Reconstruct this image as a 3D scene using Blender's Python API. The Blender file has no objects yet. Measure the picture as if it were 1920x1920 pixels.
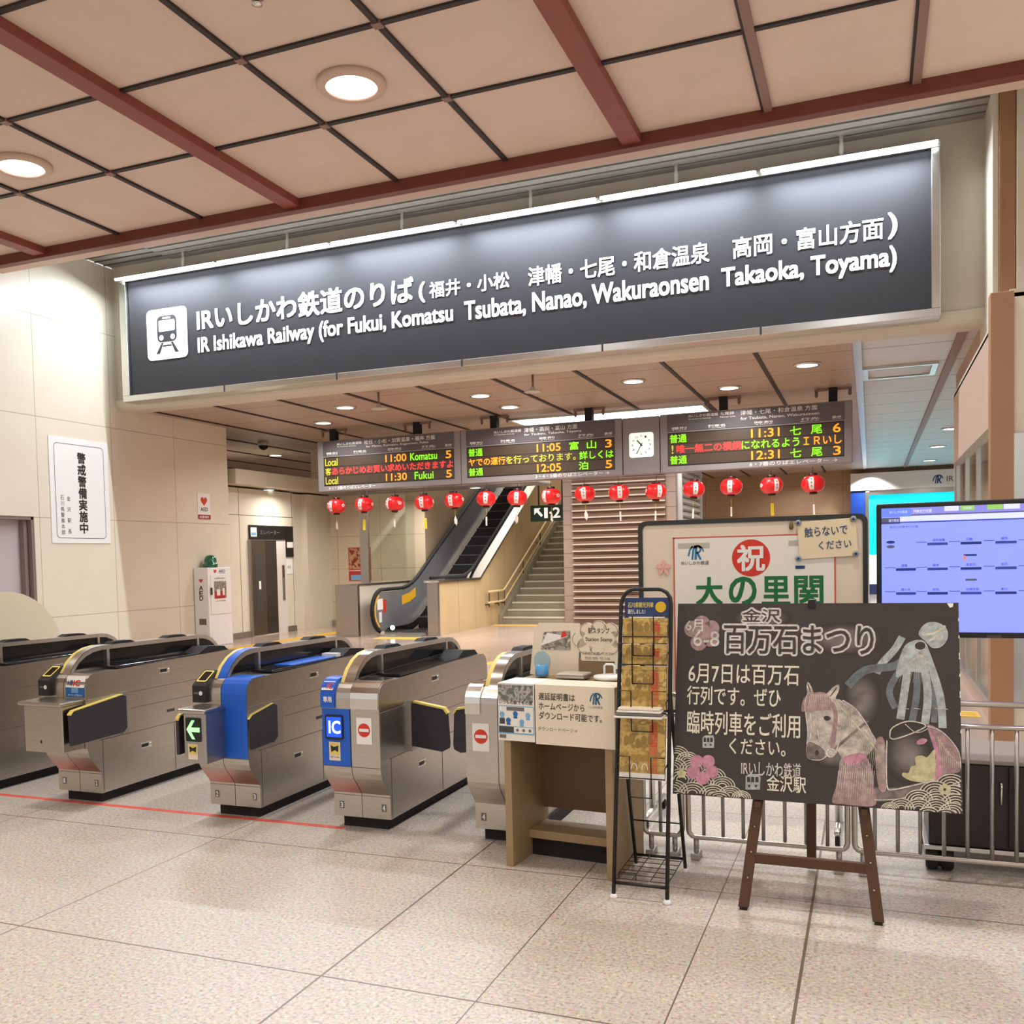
import bpy, bmesh, math, random
import numpy as np
from mathutils import Vector, Matrix
random.seed(7)
SC = bpy.context.scene
COL = SC.collection
R = math.radians

# ------------------------------------------------------------------ camera
EYE = 1.6
cam_data = bpy.data.cameras.new('camera')
cam = bpy.data.objects.new('camera', cam_data)
COL.objects.link(cam)
SC.camera = cam
cam_data.sensor_width = 36.0
cam_data.lens = 1792.29 / 1920 * 36.0
cam_data.shift_x = (960 - 901.30) / 1920
cam_data.shift_y = (1124.18 - 960) / 1920
cam_data.clip_end = 200
YAW, PITCH, ROLL = R(22.21636), R(-2.51009), R(-1.338196)
f0 = Vector((-math.sin(YAW), math.cos(YAW), 0)); r0 = Vector((math.cos(YAW), math.sin(YAW), 0)); u0 = Vector((0, 0, 1))
fw = f0 * math.cos(PITCH) + u0 * math.sin(PITCH); up = u0 * math.cos(PITCH) - f0 * math.sin(PITCH)
rt = r0 * math.cos(ROLL) + up * math.sin(ROLL); up = up * math.cos(ROLL) - r0 * math.sin(ROLL)
cam.matrix_world = Matrix(((rt.x, up.x, -fw.x, 0), (rt.y, up.y, -fw.y, 0), (rt.z, up.z, -fw.z, EYE), (0, 0, 0, 1)))

# ------------------------------------------------------------------ world, exposure, ceiling lamps' light
w = bpy.data.worlds.new('world'); SC.world = w; w.use_nodes = True
w.node_tree.nodes['Background'].inputs[0].default_value = (1.0, 0.94, 0.88, 1)
w.node_tree.nodes['Background'].inputs[1].default_value = 0.60
SC.view_settings.view_transform = 'Standard'
SC.view_settings.look = 'None'
SC.view_settings.exposure = 0.42
SC.view_settings.gamma = 1.0
SC.view_settings.use_curve_mapping = False
SC.cycles.use_denoising = True
SC.cycles.max_bounces = 8
SC.cycles.diffuse_bounces = 4
SC.cycles.glossy_bounces = 4
SC.cycles.transmission_bounces = 6
SC.cycles.transparent_max_bounces = 8
SC.cycles.caustics_reflective = False
SC.cycles.caustics_refractive = False
SC.cycles.sample_clamp_indirect = 6.0

WARM = (1.0, 0.93, 0.84)
COOL = (0.86, 0.94, 1.0)
P_HALL, P_INNER, P_SIGN, P_PANEL = 47.0, 34.0, 430.0, 150.0

def lamp(name, loc, size, power, color, spread=150, size_y=None, rot=(0, 0, 0)):
    l = bpy.data.lights.new(name, 'AREA')
    l.energy = power; l.color = color; l.spread = R(spread)
    if size_y: l.shape = 'RECTANGLE'; l.size = size; l.size_y = size_y
    else: l.shape = 'DISK'; l.size = size
    o = bpy.data.objects.new(name, l); COL.objects.link(o)
    o.location = loc; o.rotation_euler = rot
    return o

HALL_LAMPS = [(-8.876, 8.285), (-4.577, 8.24)]
HALL_LAMPS_BEHIND = [(-.28, 8.26), (4.0, 8.26), (-8.88, 4.0), (-4.58, 4.0), (-.28, 4.0), (4.0, 4.0), (-4.58, -.25), (-.28, -.25), (4.0, -.25)]
INNER_LAMPS = [(-8.75, 15.18), (-10.10, 16.64), (-6.15, 15.26), (-6.14, 16.66), (-3.50, 15.24), (-2.19, 16.65), (-0.86, 15.21), (-14.2, 21.0)]
INNER_FAR_AND_FILL = [(1.78, 25.1), (1.73, 29.3), (1.76, 33.8), (-2.2, 21.0), (-2.2, 25.5), (-2.2, 30.0), (-2.2, 34.5), (-16.0, 18.5), (-16.0, 25.0), (-14.0, 31.0)]  # unseen far-left lamps are added to brighten the ceiling above the canopy
for x, y in HALL_LAMPS + HALL_LAMPS_BEHIND: lamp('hall_lamp_light', (x, y, 6.11), 0.46, P_HALL * (.4 if x < -8 else 1.7 if y > 6 and x > -1 else 1.25 if y > 6 else 1), WARM if y < 6 else (.94, .97, 1))
for x, y in INNER_LAMPS: lamp('inner_lamp_and_fill_light', (x, y, 4.338), 0.28, P_INNER, (1, .96, .91))
for x, y in INNER_FAR_AND_FILL: lamp('inner_lamp_and_fill_light', (x, y, 4.338), 0.28, P_INNER * 1.2, (1, .95, .9))

# ------------------------------------------------------------------ materials
def lin(c):
    c = c / 255.0
    return c / 12.92 if c <= 0.04045 else ((c + 0.055) / 1.055) ** 2.4
def rgb(*c): return (lin(c[0]), lin(c[1]), lin(c[2]), 1.0)
MATS = {}
def mat(name, col, rough=0.6, metal=0.0, emit=0.0, ecol=None, coat=0.0, noise=None, bump=0.0, alpha=1.0, spec=0.5):
    if name in MATS: return MATS[name]
    m = bpy.data.materials.new(name); m.use_nodes = True
    nt = m.node_tree; b = nt.nodes['Principled BSDF']
    b.inputs['Base Color'].default_value = rgb(*col)
    b.inputs['Roughness'].default_value = rough
    b.inputs['Metallic'].default_value = metal
    b.inputs['Specular IOR Level'].default_value = spec
    if coat: b.inputs['Coat Weight'].default_value = coat; b.inputs['Coat Roughness'].default_value = 0.08
    if emit:
        b.inputs['Emission Color'].default_value = rgb(*(ecol or col)); b.inputs['Emission Strength'].default_value = emit
    if alpha < 1: b.inputs['Alpha'].default_value = alpha
    if noise:
        scale, amt = noise[0], noise[1]; st = noise[2] if len(noise) > 2 else (1, 1, 1)
        tc = nt.nodes.new('ShaderNodeTexCoord'); mp = nt.nodes.new('ShaderNodeMapping'); n = nt.nodes.new('ShaderNodeTexNoise')
        mp.inputs['Scale'].default_value = st
        n.inputs['Scale'].default_value = scale; n.inputs['Detail'].default_value = 4
        nt.links.new(tc.outputs['Object'], mp.inputs[0]); nt.links.new(mp.outputs[0], n.inputs['Vector'])
        mr = nt.nodes.new('ShaderNodeMapRange'); mr.inputs[1].default_value = .3; mr.inputs[2].default_value = .7
        mr.inputs[3].default_value = 1 - amt; mr.inputs[4].default_value = 1 + amt
        nt.links.new(n.outputs[0], mr.inputs[0])
        mx = nt.nodes.new('ShaderNodeMix'); mx.data_type = 'RGBA'; mx.blend_type = 'MULTIPLY'; mx.inputs[0].default_value = 1
        mx.inputs[6].default_value = rgb(*col); nt.links.new(mr.outputs[0], mx.inputs[7])
        nt.links.new(mx.outputs[2], b.inputs['Base Color'])
        if bump:
            bp = nt.nodes.new('ShaderNodeBump'); bp.inputs['Strength'].default_value = bump; bp.inputs['Distance'].default_value = .005
            nt.links.new(n.outputs[0], bp.inputs['Height']); nt.links.new(bp.outputs[0], b.inputs['Normal'])
    MATS[name] = m
    return m

def grid_lines(name, col, line, axes, rough=0.4, jitter=0.03, blotch=0.04, coat=0.0, metal=0.0, spec=.5):
    """plain surface with thin joint lines: axes = [(axis, period, offset, width), ...] in metres (object space)"""
    m = bpy.data.materials.new(name); m.use_nodes = True; nt = m.node_tree; b = nt.nodes['Principled BSDF']
    N = nt.nodes.new; L = nt.links.new
    tc = N('ShaderNodeTexCoord'); sp = N('ShaderNodeSeparateXYZ'); L(tc.outputs['Object'], sp.inputs[0])
    def M(op, a, bb=None):
        n = N('ShaderNodeMath'); n.operation = op
        for i, v in enumerate((a, bb)):
            if v is None: continue
            if isinstance(v, (int, float)): n.inputs[i].default_value = v
            else: L(v, n.inputs[i])
        return n.outputs[0]
    fac = None
    for ax, per, off, wd in axes:
        t = M('PINGPONG', M('SUBTRACT', sp.outputs[ax], off), per / 2)
        l = M('LESS_THAN', t, wd / 2)
        fac = l if fac is None else M('MAXIMUM', fac, l)
    nz = N('ShaderNodeTexNoise'); nz.inputs['Scale'].default_value = 1.3; nz.inputs['Detail'].default_value = 3
    L(tc.outputs['Object'], nz.inputs['Vector'])
    mr = N('ShaderNodeMapRange'); mr.inputs[1].default_value = .3; mr.inputs[2].default_value = .7
    mr.inputs[3].default_value = 1 - blotch; mr.inputs[4].default_value = 1 + blotch; L(nz.outputs[0], mr.inputs[0])
    mx = N('ShaderNodeMix'); mx.data_type = 'RGBA'; mx.blend_type = 'MULTIPLY'; mx.inputs[0].default_value = 1
    mx.inputs[6].default_value = rgb(*col); L(mr.outputs[0], mx.inputs[7])
    m2 = N('ShaderNodeMix'); m2.data_type = 'RGBA'; L(mx.outputs[2], m2.inputs[6]); m2.inputs[7].default_value = rgb(*line)
    L(fac, m2.inputs[0]); L(m2.outputs[2], b.inputs['Base Color'])
    b.inputs['Roughness'].default_value = rough; b.inputs['Metallic'].default_value = metal; b.inputs['Specular IOR Level'].default_value = spec
    MATS[name] = m
    return m

def terrazzo(name, c0, c1, c2, scale, rough, joint=None):
    m = bpy.data.materials.new(name); m.use_nodes = True; nt = m.node_tree; b = nt.nodes['Principled BSDF']
    N = nt.nodes.new; L = nt.links.new
    tc = N('ShaderNodeTexCoord'); sp = N('ShaderNodeSeparateXYZ'); L(tc.outputs['Object'], sp.inputs[0])
    v = N('ShaderNodeTexVoronoi'); v.inputs['Scale'].default_value = scale; L(tc.outputs['Object'], v.inputs['Vector'])
    n1 = N('ShaderNodeTexNoise'); n1.inputs['Scale'].default_value = scale * .8; n1.inputs['Detail'].default_value = 5; n1.inputs['Roughness'].default_value = .75
    L(tc.outputs['Object'], n1.inputs['Vector'])
    cr = N('ShaderNodeValToRGB'); e = cr.color_ramp.elements
    e[0].position = .38; e[0].color = rgb(*c2); e[1].position = .62; e[1].color = rgb(*c1)
    k = e.new(.47); k.color = rgb(*c0); k = e.new(.56); k.color = rgb(*[x * 1.02 for x in c0])
    L(n1.outputs[0], cr.inputs[0])
    mx = N('ShaderNodeMix'); mx.data_type = 'RGBA'; mx.blend_type = 'OVERLAY'; mx.inputs[0].default_value = .13
    L(cr.outputs[0], mx.inputs[6]); L(v.outputs['Color'], mx.inputs[7])
    hs = N('ShaderNodeHueSaturation'); hs.inputs['Saturation'].default_value = .92; L(mx.outputs[2], hs.inputs['Color'])
    n2 = N('ShaderNodeTexNoise'); n2.inputs['Scale'].default_value = .7; n2.inputs['Detail'].default_value = 4; L(tc.outputs['Object'], n2.inputs['Vector'])
    mr = N('ShaderNodeMapRange'); mr.inputs[1].default_value = .3; mr.inputs[2].default_value = .7; mr.inputs[3].default_value = .95; mr.inputs[4].default_value = 1.05
    L(n2.outputs[0], mr.inputs[0])
    m3 = N('ShaderNodeMix'); m3.data_type = 'RGBA'; m3.blend_type = 'MULTIPLY'; m3.inputs[0].default_value = 1
    L(hs.outputs[0], m3.inputs[6]); L(mr.outputs[0], m3.inputs[7])
    out = m3.outputs[2]
    if joint:
        fac = None
        for ax, pos, wd in joint:
            a = N('ShaderNodeMath'); a.operation = 'SUBTRACT'; L(sp.outputs[ax], a.inputs[0]); a.inputs[1].default_value = pos
            c = N('ShaderNodeMath'); c.operation = 'ABSOLUTE'; L(a.outputs[0], c.inputs[0])
            d = N('ShaderNodeMath'); d.operation = 'LESS_THAN'; L(c.outputs[0], d.inputs[0]); d.inputs[1].default_value = wd / 2
            if fac is None: fac = d.outputs[0]
            else:
                g = N('ShaderNodeMath'); g.operation = 'MAXIMUM'; L(fac, g.inputs[0]); L(d.outputs[0], g.inputs[1]); fac = g.outputs[0]
        m4 = N('ShaderNodeMix'); m4.data_type = 'RGBA'; L(fac, m4.inputs[0]); L(out, m4.inputs[6]); m4.inputs[7].default_value = rgb(112, 100, 86)
        out = m4.outputs[2]
    L(out, b.inputs['Base Color'])
    b.inputs['Roughness'].default_value = rough
    MATS[name] = m
    return m

def chalk(name, col, lo=.35, hi=.95, scale=38):
    """chalk rubbed on a black board: the colour breaks up where the board shows through"""
    m = bpy.data.materials.new(name); m.use_nodes = True; nt = m.node_tree; b = nt.nodes['Principled BSDF']
    N = nt.nodes.new; L = nt.links.new
    tc = N('ShaderNodeTexCoord'); n = N('ShaderNodeTexNoise'); n.inputs['Scale'].default_value = scale; n.inputs['Detail'].default_value = 5; n.inputs['Roughness'].default_value = .7
    L(tc.outputs['Object'], n.inputs['Vector'])
    mr = N('ShaderNodeMapRange'); mr.inputs[1].default_value = .3; mr.inputs[2].default_value = .65; mr.inputs[3].default_value = lo; mr.inputs[4].default_value = hi
    L(n.outputs[0], mr.inputs[0])
    mx = N('ShaderNodeMix'); mx.data_type = 'RGBA'; L(mr.outputs[0], mx.inputs[0]); mx.inputs[6].default_value = rgb(62, 56, 54); mx.inputs[7].default_value = rgb(*col)
    L(mx.outputs[2], b.inputs['Base Color']); b.inputs['Roughness'].default_value = .9
    MATS[name] = m
    return m

def blotches(name, cols, scale, rough=.5, detail=3):
    m = bpy.data.materials.new(name); m.use_nodes = True; nt = m.node_tree; b = nt.nodes['Principled BSDF']
    N = nt.nodes.new; L = nt.links.new
    tc = N('ShaderNodeTexCoord'); n = N('ShaderNodeTexNoise'); n.inputs['Scale'].default_value = scale; n.inputs['Detail'].default_value = detail
    L(tc.outputs['Object'], n.inputs['Vector'])
    cr = N('ShaderNodeValToRGB'); el = cr.color_ramp.elements
    for i, c in enumerate(cols):
        p = .3 + .4 * i / (len(cols) - 1)
        if i < 2: el[i].position = p; el[i].color = rgb(*c)
        else: k = el.new(p); k.color = rgb(*c)
    L(n.outputs[0], cr.inputs[0]); L(cr.outputs[0], b.inputs['Base Color']); b.inputs['Roughness'].default_value = rough
    MATS[name] = m
    return m

def glass(name, tint, rough=.03, mixf=.9):
    m = bpy.data.materials.new(name); m.use_nodes = True; nt = m.node_tree
    for n in list(nt.nodes): nt.nodes.remove(n)
    o = nt.nodes.new('ShaderNodeOutputMaterial'); t = nt.nodes.new('ShaderNodeBsdfTransparent'); g = nt.nodes.new('ShaderNodeBsdfGlossy')
    lw = nt.nodes.new('ShaderNodeLayerWeight'); pw = nt.nodes.new('ShaderNodeMath'); pw.operation = 'POWER'; pw.inputs[1].default_value = 4; nt.links.new(lw.outputs['Facing'], pw.inputs[0])
    fr = nt.nodes.new('ShaderNodeMath'); fr.operation = 'MULTIPLY_ADD'; fr.inputs[1].default_value = .7; fr.inputs[2].default_value = .05; nt.links.new(pw.outputs[0], fr.inputs[0])
    t.inputs[0].default_value = (*tint, 1); g.inputs[0].default_value = (1, 1, 1, 1); g.inputs[1].default_value = rough
    mx = nt.nodes.new('ShaderNodeMixShader'); nt.links.new(fr.outputs[0], mx.inputs[0]); nt.links.new(t.outputs[0], mx.inputs[1]); nt.links.new(g.outputs[0], mx.inputs[2])
    nt.links.new(mx.outputs[0], o.inputs[0]); MATS[name] = m
    return m

CREAM = (226, 218, 200)
M_wall = grid_lines('cream_wall_panel', CREAM, (176, 164, 144), [(1, 1.62, 14.69, .012), (2, 1.6, 4.0, .012)], rough=.28, blotch=.03)
M_wallx = grid_lines('cream_wall_panel_across', (214, 200, 176), (168, 152, 130), [(0, 1.2, -9.8, .014), (2, .8, 1.4, .012)], rough=.3, blotch=.03)
M_plain = mat('plain_cream', (222, 214, 198), .45, noise=(1.5, .03))
M_header = mat('header_cream', (206, 198, 180), .5, noise=(1.2, .04))
M_floor = terrazzo('granite_floor', (197, 187, 176), (222, 214, 204), (150, 135, 122), 80, .34,
                   joint=[(1, 3.112, .009), (1, 4.52, .009), (1, 1.70, .009), (1, 5.93, .007), (1, 7.34, .007), (0, -.252, .012), (0, -.658, .006), (0, -1.328, .006), (0, -1.974, .010), (0, -3.535, .007), (0, -5.1, .007), (0, -6.66, .007), (0, 1.3, .008)])
M_floor2 = grid_lines('inner_floor_tile', (186, 164, 152), (160, 140, 130), [(0, 1.2, 0, .008), (1, 1.2, 0, .008)], rough=.16, blotch=.05)
M_ceil = mat('ceiling_panel_tan', (220, 198, 183), .62, noise=(2.0, .03))
M_ceil2 = grid_lines('inner_ceiling_panel', (178, 158, 142), (70, 58, 50), [(1, 1.455, 14.47, .022)], rough=.42, blotch=.04, spec=.4)
M_ceil3 = grid_lines('white_metal_slat', (206, 208, 206), (80, 82, 82), [(1, 1.42, 14.5, .03)], rough=.42, blotch=.03)
M_redbeam = mat('red_brown_beam', (136, 66, 56), .5, noise=(6, .08))
M_edgebeam = mat('edge_beam_brown', (112, 52, 40), .5, noise=(6, .08))
M_groove = mat('dark_groove', (44, 32, 28), .6)
M_groove2 = mat('tan_groove_bar', (140, 108, 96), .5)
M_louvre = mat('grey_louvre', (150, 144, 134), .5, noise=(3, .05))
M_louvreline = mat('louvre_gap', (78, 74, 70), .7)
M_steel = mat('brushed_steel', (190, 184, 176), .28, 1.0, noise=(9, .07, (1, 1, 22)))
M_steeld = mat('dull_steel', (176, 172, 168), .38, 1.0, noise=(9, .06, (1, 1, 20)))
M_chrome = mat('polished_steel', (220, 218, 212), .14, 1.0)
M_alu = mat('aluminium_frame', (214, 214, 210), .28, 1.0)
M_black = mat('black_plastic', (22, 21, 22), .45)
M_blackm = mat('black_rubber', (18, 18, 18), .75)
M_dark = mat('dark_grey', (66, 64, 64), .5)
M_blkgls = mat('smoked_panel', (26, 26, 28), .12)
M_seam = mat('seam_dark', (92, 84, 76), .6)
M_flap = mat('flap_charcoal', (46, 44, 50), .55)
M_yel = mat('yellow_edge', (226, 206, 112), .5)
M_white = mat('white_paint', (238, 238, 236), .45)
M_paper = mat('white_paper', (236, 233, 226), .7)
M_cream_paper = mat('cream_paper', (232, 220, 200), .7)
M_blue = mat('blue_sheet', (22, 92, 202), .4)
M_blue2 = mat('blue_label', (34, 104, 178), .4)
M_skyblue = mat('light_blue_print', (120, 176, 216), .5)
M_red = mat('sign_red', (214, 52, 34), .5)
M_green = mat('letter_green', (18, 110, 58), .6)
M_ink = mat('black_ink', (34, 32, 32), .6)
M_inkg = mat('grey_ink', (110, 106, 104), .6)
M_navy = mat('navy_print', (38, 62, 118), .5)
M_brown = mat('dark_wood', (84, 54, 34), .55, noise=(14, .15, (1, 1, .2)))
M_kiosk = mat('kiosk_laminate', (158, 134, 100), .55, noise=(8, .05))
M_brownpillar = mat('brown_metal_panel', (164, 122, 90), .4, noise=(3, .04))
M_board = mat('chalkboard_black', (62, 56, 54), .75, noise=(5, .10))
M_signface = mat('sign_face_charcoal', (54, 54, 60), .62)
M_signwhite = mat('sign_white_lit', (240, 244, 246), .5, emit=.55)
M_tube = mat('lamp_tube', (255, 255, 255), .5, emit=9.0, ecol=(236, 246, 255))
M_lampw = mat('lamp_diffuser_warm', (255, 255, 255), .5, emit=3.0, ecol=(255, 250, 240))
M_lampi = mat('lamp_diffuser_inner', (255, 255, 255), .5, emit=3.2, ecol=(246, 255, 246))
M_trimring = mat('lamp_trim_ring', (206, 178, 160), .5)
M_dboard = mat('board_grey', (142, 138, 140), .35)
M_dhead = mat('board_header', (96, 92, 96), .25)
M_led = mat('led_panel_brown', (74, 60, 48), .4)
M_ledg = mat('led_green', (120, 220, 20), .5, emit=1.0)
M_ledo = mat('led_orange', (255, 140, 30), .5, emit=1.0)
M_ledr = mat('led_red', (255, 50, 50), .5, emit=1.0)
M_ledy = mat('led_olive', (170, 170, 50), .5, emit=.6)
M_lantern = mat('red_lantern_paper', (222, 24, 30), .32, emit=.10, coat=.3)
M_lancap = mat('lantern_cap', (58, 16, 16), .4)
M_string = mat('cord', (60, 52, 46), .8)
M_tag_y = mat('yellow_tag', (240, 222, 60), .6)
M_glass = glass('clear_glass', (.93, .95, .93))
M_escgls = mat('escalator_panel', (124, 126, 132), .16, noise=(2, .05))
M_tile = grid_lines('pillar_tile', (160, 140, 130), (116, 94, 84), [(2, .33, 0, .014)], rough=.5)
M_slat = mat('brown_slat', (128, 98, 80), .45)
M_slatw = mat('pale_slat', (196, 190, 178), .4)
M_stair = mat('stair_stone', (150, 144, 124), .6, noise=(20, .08))
M_nosing = mat('stair_nosing', (206, 202, 184), .5)
M_escstep = mat('escalator_step', (30, 30, 34), .45)
M_stepedge = mat('step_edge', (110, 116, 122), .4)
M_tactile = mat('tactile_yellow', (226, 184, 84), .6)
M_tape = mat('red_tape', (228, 96, 84), .6, noise=(9, .12))
M_greensign = mat('green_sign', (10, 52, 40), .4)
M_cyan = mat('cyan_screen', (0, 210, 240), .5, emit=.75, ecol=(0, 214, 246))
M_whitelit = mat('white_lit_panel', (250, 250, 250), .5, emit=.9)
M_tvblue = mat('screen_blue', (96, 108, 214), .5, emit=.75, ecol=(138, 150, 252))
M_tvblue2 = mat('screen_lilac', (110, 112, 190), .5, emit=.6, ecol=(136, 132, 214))
M_tvtab = mat('screen_tab', (90, 110, 220), .5, emit=.6, ecol=(98, 128, 236))
M_tvwhite = mat('screen_white', (190, 196, 240), .5, emit=.7, ecol=(182, 190, 255))
M_tvgreen = mat('screen_green', (130, 176, 92), .5, emit=.6, ecol=(136, 186, 92))
M_tvline = mat('screen_line', (50, 70, 160), .5, emit=.2, ecol=(48, 72, 170))
M_tvdark = mat('screen_navy', (30, 50, 130), .5, emit=.15, ecol=(30, 60, 160))
M_tvgrey = mat('screen_grey', (92, 92, 120), .5, emit=.2, ecol=(92, 94, 130))
M_icblue = mat('display_blue', (20, 70, 230), .4, emit=.8, ecol=(20, 80, 250))
M_arrow = mat('arrow_green', (150, 240, 150), .4, emit=1.0)
M_disp = mat('display_dark', (8, 26, 16), .3)
M_gold = blotches('gold_print', [(172, 140, 66), (208, 176, 100), (146, 116, 56), (218, 190, 122)], 22, .45)
M_goldr = mat('gold_print_red', (196, 118, 66), .5, noise=(30, .2))
M_photo = blotches('photo_print', [(60, 58, 56), (176, 170, 160), (96, 88, 74), (220, 214, 206)], 22, .5)
M_photo2 = blotches('photo_print_dark', [(70, 74, 76), (190, 184, 180), (90, 100, 96), (150, 142, 140)], 30, .5)
M_redphoto = blotches('red_poster_print', [(176, 40, 40), (200, 170, 130), (150, 30, 34), (110, 60, 40)], 9, .5)
M_beacon = mat('green_beacon', (8, 96, 66), .15, coat=.6)
M_heart = mat('heart_red', (206, 70, 44), .5)
M_elev = mat('elevator_steel', (120, 112, 104), .3, .85, noise=(4, .05))
M_elevd = mat('elevator_steel_dark', (96, 90, 88), .28, .85)
M_pinkwall = mat('pink_beige_wall', (196, 170, 154), .45, noise=(2, .03))
M_doorgrey = mat('door_lilac_grey', (190, 182, 184), .5)
M_frame = mat('door_frame_brown', (136, 122, 116), .5)
M_cabgrey = mat('cabinet_top_grey', (138, 130, 122), .5)
M_cab = mat('cabinet_black', (34, 24, 22), .4)
M_wb = mat('whiteboard_cream', (228, 214, 196), .35)
M_wbframe = mat('whiteboard_frame', (42, 44, 42), .4)
M_plastic = mat('clear_blue_plastic', (88, 160, 220), .2, coat=.4)
M_gblue = mat('magnet_grey', (150, 160, 160), .4)
C_white = chalk('chalk_white', (236, 232, 226))
C_title = chalk('chalk_title_white', (232, 228, 224), .55, .95)
C_dim = chalk('chalk_dim', (170, 164, 158), .1, .45, 14)
C_pink = chalk('chalk_pink', (214, 152, 174), .5, .95)
C_pinkd = chalk('chalk_pink_soft', (192, 160, 162), .35, .85)
C_cream = chalk('chalk_cream', (230, 226, 206), .4, .95)
C_ywhite = chalk('chalk_yellow_white', (238, 236, 216), .6, 1)
C_horse = chalk('chalk_horse', (220, 210, 200), .25, .95, 22)
C_horsed = chalk('chalk_horse_shade', (150, 140, 136), .2, .8, 22)
C_blue = chalk('chalk_pale_blue', (198, 210, 212), .35, .9, 30)
C_blued = chalk('chalk_slate', (130, 142, 150), .3, .8, 26)
C_yellow = chalk('chalk_yellow', (216, 210, 166), .5, .95)

# ------------------------------------------------------------------ building helpers
class Fm:
    """a flat frame: origin, u (right), v (up); n faces the reader"""
    def __init__(s, o, u=(1, 0, 0), v=(0, 0, 1)):
        s.o = Vector(o); s.u = Vector(u).normalized(); s.v = Vector(v).normalized(); s.n = s.u.cross(s.v)
    def p(s, u, v, n=0.0): return s.o + s.u * u + s.v * v + s.n * n

_TXT = {}
def glyphs(body, bold=0.0):
    k = (body, bold)
    if k not in _TXT:
        c = bpy.data.curves.new('t', 'FONT'); c.body = body; c.offset = bold; c.resolution_u = 3
        o = bpy.data.objects.new('t', c); COL.objects.link(o)
        dg = bpy.context.evaluated_depsgraph_get()
        m = bpy.data.meshes.new_from_object(o.evaluated_get(dg))
        vs = [(v.co.x, v.co.y) for v in m.vertices]; fs = [tuple(p.vertices) for p in m.polygons]
        bpy.data.objects.remove(o); bpy.data.curves.remove(c); bpy.data.meshes.remove(m)
        _TXT[k] = (vs, fs)
    return _TXT[k]

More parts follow.
